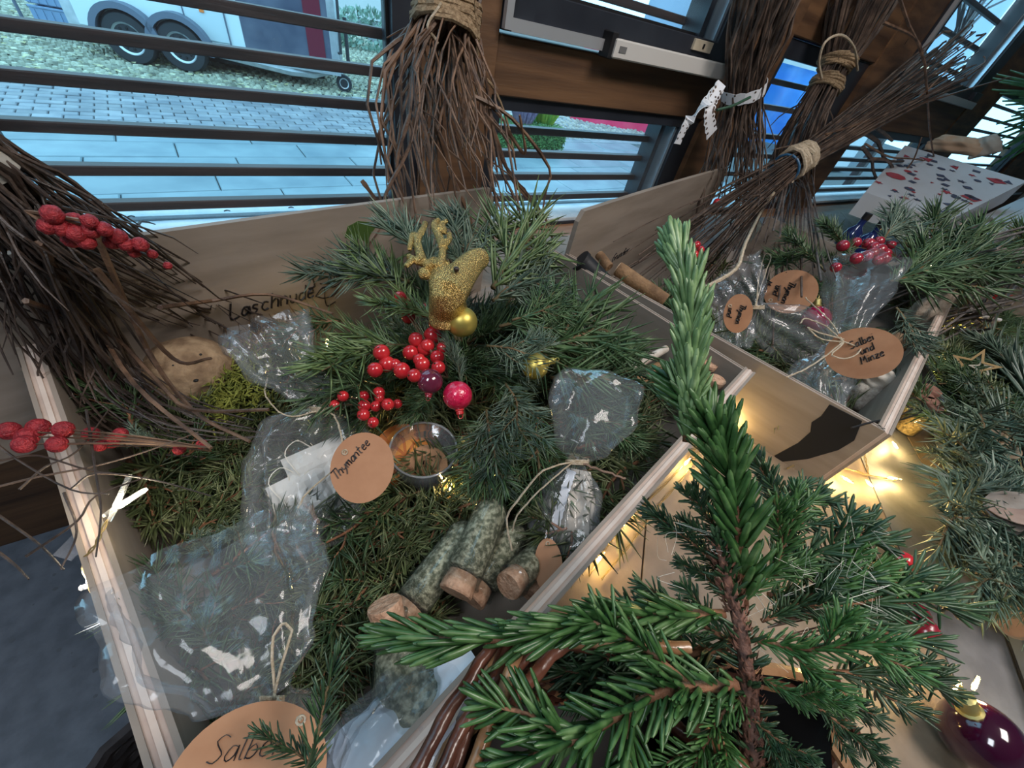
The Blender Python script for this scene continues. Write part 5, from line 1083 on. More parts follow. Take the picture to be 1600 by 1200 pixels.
# --- bag 1 : tea bags, tag Thymantee
g1 = thing('cellophane_bag', 'clear cellophane bag of tea bags with the round tag reading Thymantee', 'bag', pz(490, 760, .07))
film_tube([pz(492, 862, .075), pz(488, 800, .085), pz(490, 720, .10), pz(502, 660, .13), pz(506, 638, .14)], [(0, .040), (.2, .056), (.65, .054), (.9, .024), (1, .010)], 1, 'film_body', g1, M_film2, flat=.42, closed=True)
film_tube([pz(506, 640, .14), pz(470, 590, .165), pz(432, 545, .19), pz(412, 505, .205)], [(0, .009), (.25, .020), (.7, .036), (1, .038)], 2, 'film_crown', g1, M_film, flat=.35, amp=.25)
bow(g1, pz(505, 640, .145), .013)
tg, hp_ = round_tag(g1, 567, 730, .165, 54, ['Thymantee'], 14, 52, .86, 0, 0, (-.60, .42), (-.25, .16))
strand(g1, [pz(505, 638, .15), pz(525, 655, .165), hp_], .0009); strand(g1, [hp_, pz(520, 735, .16), pz(480, 770, .15), pz(465, 795, .15)], .0008); strand(g1, [pz(505, 640, .15), pz(450, 650, .15), pz(416, 620, .15), pz(418, 590, .15)], .0008)
def teabag(px, py, z, w_, h_, roll, label, tilt=0):
    M = facing(px, py, z, roll, tilt); t = thing('tea_bag', label, 'tea bag', pz(px, py, z), None); b = MB(); vs = []; fs = []; nx, ny = 9, 9
    for s_ in (1, -1):
        for j in range(ny + 1):
            for i in range(nx + 1):
                x = i / nx * 2 - 1; y = j / ny * 2 - 1; e = max(0, (1 - x ** 4) * (1 - y ** 4)); zz = s_ * (.0006 + .007 * e * (1 + .9 * noise.noise(Vector((x * 2.2, y * 2.2, px * .1)))))
                vs.append(M @ Vector((x * w_ / 2, y * h_ / 2, zz)))
    o_ = (nx + 1) * (ny + 1)
    for s_ in (0, o_):
        for j in range(ny):
            for i in range(nx):
                q_ = (s_ + j * (nx + 1) + i, s_ + j * (nx + 1) + i + 1, s_ + (j + 1) * (nx + 1) + i + 1, s_ + (j + 1) * (nx + 1) + i); fs.append(q_ if s_ == 0 else q_[::-1])
    b.add(vs, fs); b.build('paper', M_teapaper, t, smooth=False)
    b = MB(); x0 = M @ Vector((0, h_ / 2, .001)); b.tube(bez([x0, x0 + M.to_3x3() @ Vector((-.01, .012, .004)), x0 + M.to_3x3() @ Vector((-.025, .002, .006)), x0 + M.to_3x3() @ Vector((-.02, -.03, .008)), x0 + M.to_3x3() @ Vector((-.032, -.035, .006)), x0 + M.to_3x3() @ Vector((-.03, -.018, .006))], 20), .0006, 4); b.build('thread', M_thread, t)
teabag(500, 730, .095, .062, .050, 28, 'upper white tea bag behind the tag Thymantee'); teabag(480, 775, .085, .060, .055, 32, 'lower front white tea bag at the bottom of the clear bag'); teabag(515, 785, .075, .060, .055, 12, 'rear tea bag, mostly under the round tag', 6)
# --- bag 2 : oval crown, linen cloth
g2 = thing('cellophane_bag', 'clear bag with a rounded balloon like crown and linen inside, at the crate front rim', 'bag', pz(890, 800, .08))
film_tube([pz(870, 870, .085), pz(880, 830, .09), pz(892, 770, .11), pz(900, 722, .14)], [(0, .020), (.3, .036), (.7, .032), (1, .010)], 3, 'film_body', g2, M_film2, flat=.5, amp=.14)
film_tube([pz(902, 722, .14), pz(910, 690, .165), pz(925, 640, .18), pz(940, 600, .19), pz(944, 584, .19)], [(0, .010), (.2, .030), (.5, .050), (.8, .046), (1, .010)], 4, 'film_crown', g2, M_film, flat=.30, amp=.10, pleats=5)
bow(g2, pz(902, 722, .145), .011); tg2, hp_ = round_tag(g2, 857, 884, .10, 40, [], 10, 0, .55, 0, 0, (0, .8))
strand(g2, [pz(900, 720, .15), pz(850, 735, .16), pz(815, 775, .155), pz(792, 810, .14), pz(800, 860, .12)], .0011); strand(g2, [pz(895, 722, .15), pz(850, 760, .155), pz(812, 800, .15), pz(800, 830, .13)], .0009); strand(g2, [pz(905, 722, .15), pz(940, 735, .15), pz(978, 748, .15)], .0016, M_tw2, 'stick_end')
def cloth_bundle(label, cat, name, px, py, z, w_, h_, roll, m, seed, lace=False, th=.014):
    M = facing(px, py, z, roll); t = thing(name, label, cat, pz(px, py, z)); b = MB(); n_, m_ = 22, 22; vs = []; fs = []
    for s_ in (1, -1):
        for j in range(m_ + 1):
            for i in range(n_ + 1):
                x = i / n_ * 2 - 1; y = j / m_ * 2 - 1; tw = .55 + .45 * (1 - max(0, y)) ; e = math.sqrt(max(0, 1 - x * x)) * math.sqrt(max(0, 1 - y * y))
                fold = .35 * math.sin(x * 7 + y * 2.5 + seed) + .6 * noise.noise(Vector((x * 1.6, y * 1.6, seed)))
                vs.append(M @ Vector((x * tw * w_ / 2 * (1 + .12 * noise.noise(Vector((y * 3, seed, 1)))), y * h_ / 2, s_ * th * e * (1 + fold * .8))))
    o_ = (n_ + 1) * (m_ + 1)
    for s_ in (0, o_):
        for j in range(m_):
            for i in range(n_):
                q_ = (s_ + j * (n_ + 1) + i, s_ + j * (n_ + 1) + i + 1, s_ + (j + 1) * (n_ + 1) + i + 1, s_ + (j + 1) * (n_ + 1) + i); fs.append(q_ if s_ == 0 else q_[::-1])
    b.add(vs, fs); b.build('cloth', m, t, smooth=True)
    if lace: ribbon([M @ Vector((-.10 * w_, h_ * .45, th * 1.3)), M @ Vector((-.18 * w_, h_ * .1, th * 1.6)), M @ Vector((-.25 * w_, -h_ * .35, th * 1.1))], .005, .0004, 'lace', t, M_lace, False, (M.to_3x3() @ Vector((1, .2, 0))))
    return t
cloth_bundle('folded beige linen pouch with lace edge inside the balloon crowned bag', 'pouch', 'linen_pouch', 893, 790, .095, .058, .085, -12, M_linen, 2, True)
# --- bag 3 : large fan of clear film, tag Salbei
g3 = thing('cellophane_bag', 'large clear bag with a wide fanned crown and the brown tag reading Salbei', 'bag', pz(420, 1130, .10))
film_tube([pz(440, 1330, .12), pz(430, 1240, .14), pz(425, 1150, .16), pz(425, 1085, .18)], [(0, .030), (.4, .036), (.8, .024), (1, .010)], 5, 'film_body', g3, M_film2, flat=.5)
film_tube([pz(425, 1090, .18), pz(400, 1030, .185), pz(360, 940, .19), pz(330, 850, .19)], [(0, .009), (.25, .030), (.65, .052), (1, .055)], 6, 'film_crown', g3, M_film, flat=.25, amp=.16, pleats=7)
bow(g3, pz(425, 1092, .185), .006); tg3, hp_ = round_tag(g3, 392, 1212, .215, 98, ['Salbei'], 34, 8, 1.12, 0, -18, (.45, .72), (-.22, .18))
strand(g3, [pz(428, 1085, .19), pz(445, 1020, .20), pz(455, 985, .20), pz(440, 975, .20), pz(425, 1010, .20), pz(430, 1080, .19)], .0009); strand(g3, [pz(428, 1085, .19), pz(440, 1100, .20), hp_], .0009)
# --- bag 4 : conical flask wrapped with tissue
fk = thing('cork_flask', 'conical glass flask of herb salt closed with a cork', 'flask', pz(640, 1100, .05))
a_ = pz(655, 1120, .085); b_ = pz(606, 962, .140); ax = (b_ - a_).normalized(); Lf = (b_ - a_).length; M = Matrix.Translation(a_) @ ax.to_track_quat('Z', 'Y').to_matrix().to_4x4()
b = MB(); b.lathe([(.030, 0), (.034, .003), (.034, .012), (.030, Lf * .35), (.018, Lf * .72), (.0135, Lf * .84), (.0135, Lf * .95), (.0155, Lf * .97)], 30, M); b.build('glass', M_tglass, fk, smooth=True)
b = MB(); b.lathe([(.028, .003), (.032, .012), (.028, Lf * .35), (.017, Lf * .68), (.010, Lf * .70)], 24, M); b.build('herb_salt', M_herb, fk, smooth=True)
b = MB(); b.lathe([(.0115, Lf * .84), (.0125, Lf * .97), (.0135, Lf * 1.10), (.0128, Lf * 1.12)], 22, M); b.build('cork', M_cork, fk)
g4 = thing('cellophane_bag', 'film bag with white star tissue, leaning on the flask at the bottom centre', 'bag', pz(640, 1110, .08))
film_tube([pz(590, 1270, .11), pz(620, 1200, .12), pz(660, 1125, .13), pz(705, 1045, .12)], [(0, .042), (.35, .046), (.7, .036), (1, .020)], 8, 'film_body', g4, M_film2, flat=.30, amp=.14)
cloth_bundle('sheet of white tissue paper with a small star print beside the flask', 'tissue', 'tissue_paper', 650, 1118, .115, .055, .110, -50, M_tissue, 5, th=.006)
M = facing(640, 1075, .150); b = MB()
for k in range(3): a = k * PI / 3 + .3; b.tube([M @ Vector((math.cos(a) * .0035, math.sin(a) * .0035, 0)), M @ Vector((-math.cos(a) * .0035, -math.sin(a) * .0035, 0))], .0003, 4)
o = b.build('printed_star', M_jute, g4)
cloth_bundle('pale beige cloth pouch under the film at the crate front rim', 'pouch', 'linen_pouch', 640, 1130, .09, .06, .10, -45, M_linen, 9, th=.010)
# --- cork glass tubes
def tube_glass(label, top, bot, z0, z1, rpx, group=None, fill=M_herb, corklen=.013, m=None):
    a = pz(*top, z0); b_ = pz(*bot, z1); ax = (b_ - a).normalized(); L_ = (b_ - a).length; R_ = rpx * dist((top[0] + bot[0]) / 2, (top[1] + bot[1]) / 2, (z0 + z1) / 2)
    t = thing('cork_tube', label, 'glass tube', a, group); M = Matrix.Translation(a) @ ax.to_track_quat('Z', 'Y').to_matrix().to_4x4()
    b = MB(); b.lathe([(R_ * .25, -R_ * .95), (R_ * .7, -R_ * .7), (R_ * .97, -R_ * .25), (R_, 0), (R_, L_ - corklen * .8), (R_ * 1.07, L_ - corklen * .75), (R_ * 1.07, L_ - corklen * .62)], 24, M); b.build('glass', M_tglass, t, smooth=True)
    b = MB(); b.lathe([(R_ * .2, -R_ * .86), (R_ * .62, -R_ * .62), (R_ * .9, -R_ * .2), (R_ * .93, 0), (R_ * .93, L_ - corklen * 1.6), (R_ * .4, L_ - corklen * 1.45)], 20, M); b.build('herb_salt', fill, t, smooth=True)
    b = MB(); b.lathe([(R_ * .78, L_ - corklen * 1.3), (R_ * .86, L_ - corklen * .6), (R_ * .90, L_), (R_ * .84, L_ + .0015)], 18, M); b.build('cork', M_cork, t); return t
tube_glass('cork tube of herb salt lying uppermost, its rounded end highest in the crate', (766, 802), (712, 925), .110, .100, 29)
tube_glass('cork tube of herb salt lying left of the uppermost one', (724, 838), (622, 972), .085, .080, 29)
tube_glass('cork tube of herb salt mostly hidden behind the uppermost tube', (800, 838), (735, 935), .070, .065, 27)
tube_glass('cork tube of herb salt at the right, its cork towards the rim', (850, 858), (795, 915), .075, .100, 24)
tube_glass('cork tube of herb salt beneath the round tag of the linen bag', (870, 850), (830, 930), .05, .05, 22)
for i, (px, py) in enumerate(((1102, 546), (1109, 568), (1139, 573), (1121, 594), (1090, 590), (1086, 560), (1080, 538))):
    p = pz(px, py, .124); t = thing('cork_vial', 'small upright corked glass vial in the right front corner of the big crate', 'vial', (p.x, p.y, .012), 'corked vials in the crate corner')
    b = MB(); M = Matrix.Translation((p.x, p.y, .032)); b.lathe([(.010, 0), (.0115, .002), (.0115, .080), (.009, .085)], 16, M); b.build('glass', M_tglass, t, smooth=True)
    b = MB(); b.lathe([(.009, .001), (.0105, .003), (.0105, .070)], 14, M); b.build('filling', M_herb, t, smooth=True)
    b = MB(); b.lathe([(.0095, .080), (.0135, .084), (.0140, .092), (.0132, .094)], 16, M); b.build('cork', M_cork, t)
film_c = thing('cellophane_bag', 'crumpled clear film around the corked vials in the crate corner', 'bag', pz(1120, 620, .06))
film_tube([pz(1095, 560, .05), pz(1110, 600, .06), pz(1100, 640, .06)], [(0, .03), (.5, .04), (1, .02)], 12, 'film_body', film_c, M_film, flat=.4)
# --- tea light glass, orange slices
tg_ = thing('tea_light_glass', 'round clear glass tea light holder low in the fir arrangement', 'candle holder', pz(662, 705, .03))
p = pz(662, 705, .10); M = Matrix.Translation((p.x, p.y, .055)); 
b = MB(); b.lathe([(.030, 0), (.036, .004), (.040, .050), (.038, .0505), (.034, .006), (.005, .004)], 34, M); b.build('glass', film_mat('thick_glass', (.93, .93, .92), .10, .5, 4, .05), tg_, smooth=True)
b = MB(); b.tube([M @ Vector((.039 * math.cos(a), .039 * math.sin(a), .0505)) for a in [j * PI / 16 for j in range(33)]], .0016, 6); b.build('rim', film_mat('rim_glass', (.8, .8, .8), .3, .9, 4, .0), tg_, smooth=True)
b = MB(); b.lathe([(.030, .006), (.0305, .016), (.029, .017)], 26, M); wx = b.build('wax', mat('amber_wax', (0.50, 0.26, 0.13), 0.25, (0.60, 0.34, 0.2), 9), tg_, smooth=True)
b = MB(); b.tube([M @ Vector((0, 0, .016)), M @ Vector((0.001, 0, .024))], .0008, 4); b.build('wick', M_black, wx)
M_orng = mat('dried_orange', (0.62, 0.20, 0.03), 0.5, (0.78, 0.34, 0.06), 30, bump=.5, emit=None)
def orange(label, px, py, z, r, tilt, roll):
    M = facing(px, py, z, roll, tilt); t = thing('orange_slice', label, 'orange slice', pz(px, py, z)); n = 30
    b = MB(); b.prism([(r * math.cos(2 * PI * i / n), r * math.sin(2 * PI * i / n)) for i in range(n)], .006, M); b.build('rind', mat('orange_rind', (0.55, 0.16, 0.03), 0.5), t, smooth=False)
    for k in range(8):
        a0 = 2 * PI * k / 8 + .06; a1 = 2 * PI * (k + 1) / 8 - .06; b = MB(); b.prism([(r * .12 * math.cos((a0 + a1) / 2), r * .12 * math.sin((a0 + a1) / 2)), (r * .82 * math.cos(a0), r * .82 * math.sin(a0)), (r * .87 * math.cos((a0 + a1) / 2), r * .87 * math.sin((a0 + a1) / 2)), (r * .82 * math.cos(a1), r * .82 * math.sin(a1))], .0075, M); b.build('segment', M_orng, t, smooth=False)
orange('dried orange slice glowing left of the tea light glass', 632, 712, .070, .040, 25, 10); orange('dried orange slice under the fir right of the tea light glass', 770, 745, .050, .034, 35, 40)
# --- speckled ball, moss
p = pz(300, 582, .085); b = MB(); M = facing(300, 582, .085, 12, 8)
bl = MB(); bl.ball((0, 0, 0), .050, 34, 22, (1, .92, .8), jit=.05); bl.v = [tuple(M @ Vector(v)) for v in bl.v]
bb = thing('seed_ball', 'round speckled beige fat ball with a dark hole, beside green moss under the broom', 'ball', p); bl.build('ball', mat('speckled_clay', (0.19, 0.12, 0.07), 0.9, (0.40, 0.28, 0.17), 55, bump=1, bscale=160, detail=8), bb, smooth=True)
for (x, y, r) in ((-.004, -.01, .003), (.008, .02, .002), (-.02, .012, .0015), (.018, -.018, .0018)):
    b = MB(); b.ball(M @ Vector((x, y, .040 - abs(x) * .15 - abs(y) * .2)), r, 8, 5, (1, 1, .6)); b.build('pit', M_black, bb)
def moss(label, cen, n, s, m, L_=.012):
    mb = MB()
    for i in range(n):
        c = random.choice(cen); p = pz(c[0] + random.gauss(0, c[2]), c[1] + random.gauss(0, c[2]), random.uniform(.05, .095)); d = Vector((random.gauss(0, 1), random.gauss(0, 1), random.gauss(.5, .8))).normalized() * L_ * random.uniform(.5, 1.3)
        mb.tube([p, p + d * .5 + Vector((random.gauss(0, .001), 0, 0)), p + d], [s, s * 1.3, s * .3], 3, False)
    tag(mb.build('moss', m), label, 'moss', kind='stuff')
moss('yellow green moss tuft right of the speckled ball', [(360, 570, 14), (350, 610, 16), (390, 600, 18), (400, 560, 14), (340, 640, 12)], 3200, .0008, mat('moss_green', (0.10, 0.12, 0.015), 0.8, (0.32, 0.33, 0.06), 60))
moss('brown dry twig litter above the moss tuft', [(420, 530, 16), (440, 500, 14), (395, 540, 12)], 700, .0008, mat('dry_litter', (0.10, 0.05, 0.02), 0.8, (0.28, 0.17, 0.08), 60), .02)
# --- bits between the crates
t = thing('black_tube', 'black cylinder wedged between the two wooden crates near the windows', 'tube', pz(920, 420, .10)); b = MB(); b.tube([pz(908, 408, .150), pz(958, 458, .10)], .021, 22); b.build('body', mat('black_plastic', (0.010, 0.012, 0.016), 0.5), t)
b = MB(); b.tube([pz(906, 406, .152), pz(910, 410, .148)], .0225, 22); b.build('cap', M_black, t)
def stick(label, name, p0, p1, z0, z1, r, m, ends=None):
    a = pz(*p0, z0); c = pz(*p1, z1); t = thing(name, label, 'wood', a); b = MB(); b.tube([a.lerp(c, i / 8) + Vector((random.gauss(0, r * .05), random.gauss(0, r * .05), 0)) for i in range(9)], [r * random.uniform(.93, 1.05) for _ in range(9)], 14, True); b.build('bark', m, t)
    if ends:
        b = MB(); d = (a - c).normalized(); b.tube([a, a + d * .0012], r * .92, 14); b.build('cut_end', ends, t)
    return t
M_cin = mat('cinnamon_bark', (0.14, 0.075, 0.035), 0.8, (0.34, 0.20, 0.10), 30, (1, 1, 1), 1, 200); M_cut = mat('cut_wood', (0.50, 0.36, 0.24), 0.7, (0.62, 0.47, 0.33), 40)
stick('brown bark roll inside the right crate under the handwriting', 'bark_roll', (965, 420), (1040, 470), .12, .10, .016, M_cin, M_cut)
stick('short brown bark curl on the edge between the crates', 'bark_roll', (936, 398), (952, 418), .150, .14, .010, M_cin, M_cut)
stick('pale birch stick lying at the right inside rim of the big crate', 'birch_stick', (1040, 545), (975, 582), .12, .10, .007, mat('birch', (0.42, 0.36, 0.30), 0.7, (0.66, 0.60, 0.53), 50, bump=.6), M_cut)
stick('rough brown bark piece below the pale birch stick', 'bark_piece', (1030, 580), (985, 600), .09, .09, .018, M_cin)
# --- bags in the right crate
g5 = thing('cellophane_bag', 'tall upright clear bag with the round tag reading Salbei und Minze', 'bag', pz(1310, 590, .05))
film_tube([pz(1285, 640, .06), pz(1280, 600, .08), pz(1300, 565, .10), pz(1318, 532, .13)], [(0, .030), (.35, .050), (.8, .028), (1, .010)], 20, 'film_body', g5, M_film2, flat=.5)
film_tube([pz(1318, 534, .13), pz(1325, 500, .16), pz(1340, 450, .20), pz(1350, 412, .23)], [(0, .010), (.25, .030), (.7, .056), (1, .070)], 21, 'film_crown', g5, M_film, flat=.45, amp=.13, pleats=6)
bow(g5, pz(1318, 534, .14), .014)
round_tag(g5, 1347, 552, .16, 40, ['Salbei', 'und', 'Minze'], 11, 30, 1.14, 0, 0, (-.55, .45), (0, .35), 1.25)
for pts in ([(1318, 534), (1290, 510), (1260, 498), (1250, 505)], [(1318, 534), (1295, 500), (1258, 465)], [(1318, 534), (1270, 570), (1230, 590)], [(1318, 530), (1280, 520), (1262, 512), (1285, 530), (1318, 534)], [(1318, 534), (1345, 545), (1325, 560), (1300, 555), (1318, 536)]): strand(g5, [pz(x, y, .165) for x, y in pts], .0013)
g6 = thing('cellophane_bag', 'crumpled clear bag behind, with the upside down tag Thymian und Minze', 'bag', pz(1220, 510, .06))
film_tube([pz(1290, 560, .07), pz(1250, 530, .09), pz(1200, 500, .11), pz(1180, 478, .13)], [(0, .040), (.4, .055), (.8, .032), (1, .013)], 22, 'film_body', g6, M_film2, flat=.5)
film_tube([pz(1182, 480, .13), pz(1172, 455, .15), pz(1160, 430, .17), pz(1150, 415, .18)], [(0, .013), (.4, .028), (1, .042)], 23, 'film_crown', g6, M_film, flat=.4, amp=.22)
round_tag(g6, 1235, 456, .15, 33, ['Thymian', 'und', 'Minze'], 9, -103, 1.05, 0, 0, (-.7, -.4), (-.2, .0), 1.7); bow(g6, pz(1182, 480, .14), .014)
strand(g6, [pz(1180, 478, .15), pz(1195, 430, .16), pz(1205, 402, .17), pz(1195, 398, .17), pz(1185, 440, .16), pz(1182, 478, .15)], .0013)
g7 = thing('cellophane_bag', 'small clear bag with a narrow brown tag near the spruce leader', 'bag', pz(1140, 510, .06))
film_tube([pz(1150, 545, .07), pz(1148, 520, .09), pz(1135, 500, .10), pz(1125, 485, .11)], [(0, .025), (.4, .035), (1, .012)], 24, 'film_body', g7, M_film2, flat=.5)
film_tube([pz(1125, 487, .11), pz(1118, 470, .13), pz(1108, 452, .14)], [(0, .012), (.5, .032), (1, .028)], 25, 'film_crown', g7, M_film, flat=.4, amp=.2)
round_tag(g7, 1153, 490, .145, 30, ['Thymian', 'und'], 8, -100, .66, 0, 0, (-.6, .4), (0, 0), 1.8)
cloth_bundle('knitted grey pouch in the near corner of the right crate', 'pouch', 'knitted_pouch', 1350, 615, .06, .085, .075, -30, mat('knit', (0.32, 0.28, 0.24), 0.9, (0.52, 0.48, 0.42), 160, bump=1, bscale=500), 3, th=.026)
cloth_bundle('cream crumpled cloth knot on the knitted pouch', 'cloth', 'cloth_knot', 1372, 590, .10, .05, .045, 20, M_linen, 7, th=.016)
cloth_bundle('brown fur scrap behind the round tag in the right crate', 'fur', 'fur_scrap', 1395, 550, .07, .08, .09, -30, mat('brown_fur', (0.10, 0.055, 0.03), 0.9, (0.26, 0.17, 0.10), 120, bump=1, bscale=500), 4, th=.02)
cloth_bundle('rolled grey beige jute bundle hanging over the far crate corner', 'jute', 'jute_bundle', 1455, 480, .15, .060, .10, -35, mat('jute_fleece', (0.26, 0.20, 0.15), 0.9, (0.46, 0.38, 0.30), 90, bump=1, bscale=400), 6, th=.022)
for i in range(30):
    u = random.uniform(.08, .95); v = random.uniform(.08, .75); c = cb_.lerp(cc_, u).lerp(ca_.lerp(ca_ + d2 * .9, u), v); c.z = random.uniform(.02, .04); a = random.uniform(0, 6.28); d = Vector((math.cos(a), math.sin(a), 0)) * .08
    place((SPR + FIR)[i % 7], c - d, c + d, autolabel('dark branch in the crate', c - d, c + d, 'dark branch lying on the floor of the right crate'), group='branches bedding the right crate', roll=random.uniform(-.4, .4))
# ================================================================ willow basket and heart of the young spruce
M_wil = mat('willow', (0.055, 0.018, 0.011), 0.3, (0.20, 0.075, 0.045), 26, (1, 1, 1), .5, 120, coat=.25)
M_wil2 = mat('willow_tan', (0.26, 0.12, 0.05), 0.28, (0.44, 0.25, 0.13), 30, (1, 1, 1), .5, 120, coat=.4)
bk_ = thing('willow_basket', 'glossy reddish brown willow basket in the front holding the young spruce top', 'basket', (0.12, -0.06, 0))
canes = [([(640, 1230, .165), (690, 1130, .185), (750, 1040, .205), (796, 975, .225)], 9.5, M_wil), ([(675, 1250, .165), (720, 1140, .185), (775, 1060, .20), (805, 985, .22)], 9, M_wil), ([(715, 1260, .16), (755, 1160, .18), (795, 1060, .195), (815, 992, .215)], 9.5, M_wil2),
         ([(700, 1240, .17), (735, 1130, .19), (790, 1010, .22)], 8, M_wil), ([(795, 1105, .20), (840, 1050, .21), (885, 1005, .22), (935, 985, .23)], 8.5, M_wil), ([(780, 1080, .21), (830, 1020, .22), (870, 992, .23)], 7.5, M_wil),
         ([(800, 985, .235), (870, 1000, .235), (980, 1006, .235), (1080, 1015, .235)], 7, M_wil2), ([(860, 1000, .24), (960, 1018, .24), (1050, 1030, .24)], 7, M_wil), ([(1080, 1135, .22), (1130, 1168, .21), (1180, 1215, .20)], 9, M_wil2), ([(1050, 1130, .23), (1110, 1180, .215), (1140, 1230, .20)], 8, M_wil)]
for c_, r_, m_ in canes:
    P_ = bez([pd(x, y, d) for x, y, d in c_], 14); b = MB(); b.tube([p + Vector((random.gauss(0, .0004), random.gauss(0, .0004), 0)) for p in P_], [r_ * c_[0][2] / 600 * 1.35 * (1 + .08 * math.sin(i * 1.9)) for i in range(len(P_))], 10); b.build('cane', m_, bk_)
# woven wall below the rim : an inverted cone of stakes and weavers with a dark inside
rim_pts = [pd(796, 980, .235), pd(880, 1000, .245), pd(1000, 1010, .25), pd(1130, 1015, .265), pd(1330, 1070, .27), pd(1350, 1230, .23), pd(1000, 1330, .18), pd(820, 1330, .165), pd(690, 1220, .17)]
cen = sum(rim_pts, Vector()) / len(rim_pts)
def rimp(u):
    x = (u % 1) * len(rim_pts); i = int(x); f = x - i; f = f * f * (3 - 2 * f) * .4 + f * .6; return rim_pts[i % len(rim_pts)].lerp(rim_pts[(i + 1) % len(rim_pts)], f)
zb_ = .01
def wallp(u, h):
    p = rimp(u); q_ = Vector((cen.x + (p.x - cen.x) * .78, cen.y + (p.y - cen.y) * .78, zb_)); return p.lerp(q_, h)
for k in range(14):
    b = MB(); b.tube([wallp(k / 14, h) for h in (0, .3, .6, 1)], .0035, 6); b.build('stake', M_wil, bk_)
for j in range(20):
    h = .06 + .9 * j / 20; b = MB(); pts = []
    for i in range(57):
        u = i / 56; p = wallp(u, h); o_ = (p - Vector((cen.x, cen.y, p.z))).normalized() * .004 * (1 if (i // 2 + j) % 2 else -1); pts.append(p + o_)
    b.tube(pts, .0042, 5); b.build('weaver', M_wil if j % 3 else M_wil2, bk_)
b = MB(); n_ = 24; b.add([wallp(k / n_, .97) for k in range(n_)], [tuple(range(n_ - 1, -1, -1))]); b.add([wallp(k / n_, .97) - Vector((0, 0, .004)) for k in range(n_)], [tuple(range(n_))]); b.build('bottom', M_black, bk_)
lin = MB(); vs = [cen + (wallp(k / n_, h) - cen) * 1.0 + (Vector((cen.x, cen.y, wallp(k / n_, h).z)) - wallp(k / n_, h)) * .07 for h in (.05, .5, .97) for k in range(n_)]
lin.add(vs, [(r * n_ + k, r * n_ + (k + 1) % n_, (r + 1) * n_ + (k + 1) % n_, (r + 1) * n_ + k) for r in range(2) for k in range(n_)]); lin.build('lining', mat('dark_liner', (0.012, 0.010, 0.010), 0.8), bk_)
# scaly trunk of the little spruce
sp = thing('young_spruce', 'scaly red brown trunk of the young spruce standing in the basket', 'tree', (0.2, -.05, .03))
tk = bez([pd(1175, 1400, .20), pd(1178, 1200, .205), pd(1172, 1100, .215), pd(1160, 1000, .225), pd(1140, 920, .24), pd(1120, 840, .248)], 20); b = MB()
b.tube(tk, [.0062 - .0002 * i for i in range(len(tk))], 12); b.build('bark', mat('scaly_bark', (0.05, 0.022, 0.016), 0.75, (0.20, 0.09, 0.06), 160, bump=1, bscale=260), sp)
sc_ = MB()
for i in range(520):
    t_ = random.random(); x = t_ * (len(tk) - 1.01); k = int(x); p = tk[k].lerp(tk[k + 1], x - k); ax = (tk[k + 1] - tk[k]).normalized(); o_ = ax.orthogonal().normalized(); o_ = Matrix.Rotation(random.uniform(0, 6.28), 3, ax) @ o_; p2 = p + o_ * .0062; s_ = random.uniform(.0012, .0028); sd = ax.cross(o_) * s_ * .6
    sc_.add([p2 - sd, p2 + sd, p2 + ax * s_ * 1.6 + o_ * s_ * 1.1, p2 + ax * s_ * .4 + o_ * s_ * .5], [(0, 1, 2), (1, 3, 2), (3, 0, 2)])
o = sc_.build('bud_scales', mat('bud_scale', (0.10, 0.04, 0.025), 0.6, (0.28, 0.13, 0.09), 90), sp, smooth=False); o['kind'] = 'stuff'
nm = np_mesh('inner_needles', [needles(tk[4:], np.random.default_rng(5), .014, .0013, 900, 'round', 4, 0, blunt=True, fwd=.3)], M_spruce2); o = bpy.data.objects.new('needles', nm); o.parent = sp; o.matrix_parent_inverse = worldm(sp).inverted(); COL.objects.link(o); o['kind'] = 'stuff'
MORE = [(GRN[2], pd(1160, 1010, .24), pd(1000, 930, .25), 'short dark spruce shoot just above the long left one'), (GRN[2], pd(1140, 1040, .26), pd(1010, 1090, .26), 'deep dark shoot inside the basket opening'),
        (GRN[1], pd(1190, 1060, .20), pd(1330, 1100, .18), 'green spruce shoot in the lower right, nearest the camera'), (GRN[2], pd(1190, 970, .25), pd(1300, 900, .26), 'dark shoot filling between trunk and red berries'), (GRN[2], pd(1160, 880, .26), pd(1080, 760, .27), 'narrow shoot at the left of the leader foot'),
        (GRN[2], pd(1180, 1110, .22), pd(1240, 1240, .19), 'dark shoot straight below the trunk at the bottom edge'), (GRN[2], pd(1260, 960, .29), pd(1400, 960, .31), 'shadowed shoot behind the red berries'),
        (GRN[2], pd(1230, 1090, .25), pd(1360, 1120, .25), 'dark spruce shoot between trunk and purple bauble'),
        (GRN[2], pd(1100, 1010, .25), pd(880, 1075, .235), 'thin bluish shoot over the left part of the basket opening'), (GRN[2], pd(1180, 820, .29), pd(1290, 770, .31), 'dark shoot by the golden lit board'), (GRN[2], pd(1160, 950, .26), pd(1060, 880, .28), 'inner dark shoot left of the trunk')]
for i, (v, p0, p1, lb) in enumerate(MORE): place(v, p0, p1, lb, roll=i * .7, name='spruce_shoot')
# angel hair threads tangled in the spruce
ah = MB()
for i in range(60):
    x = random.uniform(1040, 1380); y = random.uniform(820, 1010); d = random.uniform(.24, .27); ah.tube(bez([pd(x, y, d), pd(x + random.gauss(0, 22), y + random.gauss(0, 22), d + .004), pd(x + random.gauss(0, 30), y + random.gauss(0, 30), d)], 8), .00012, 3, False)
tag(ah.build('angel_hair', mat('angel_hair', (0.7, 0.68, 0.6), 0.3)), 'fine shiny angel hair threads tangled in the young spruce', 'tinsel', kind='stuff')
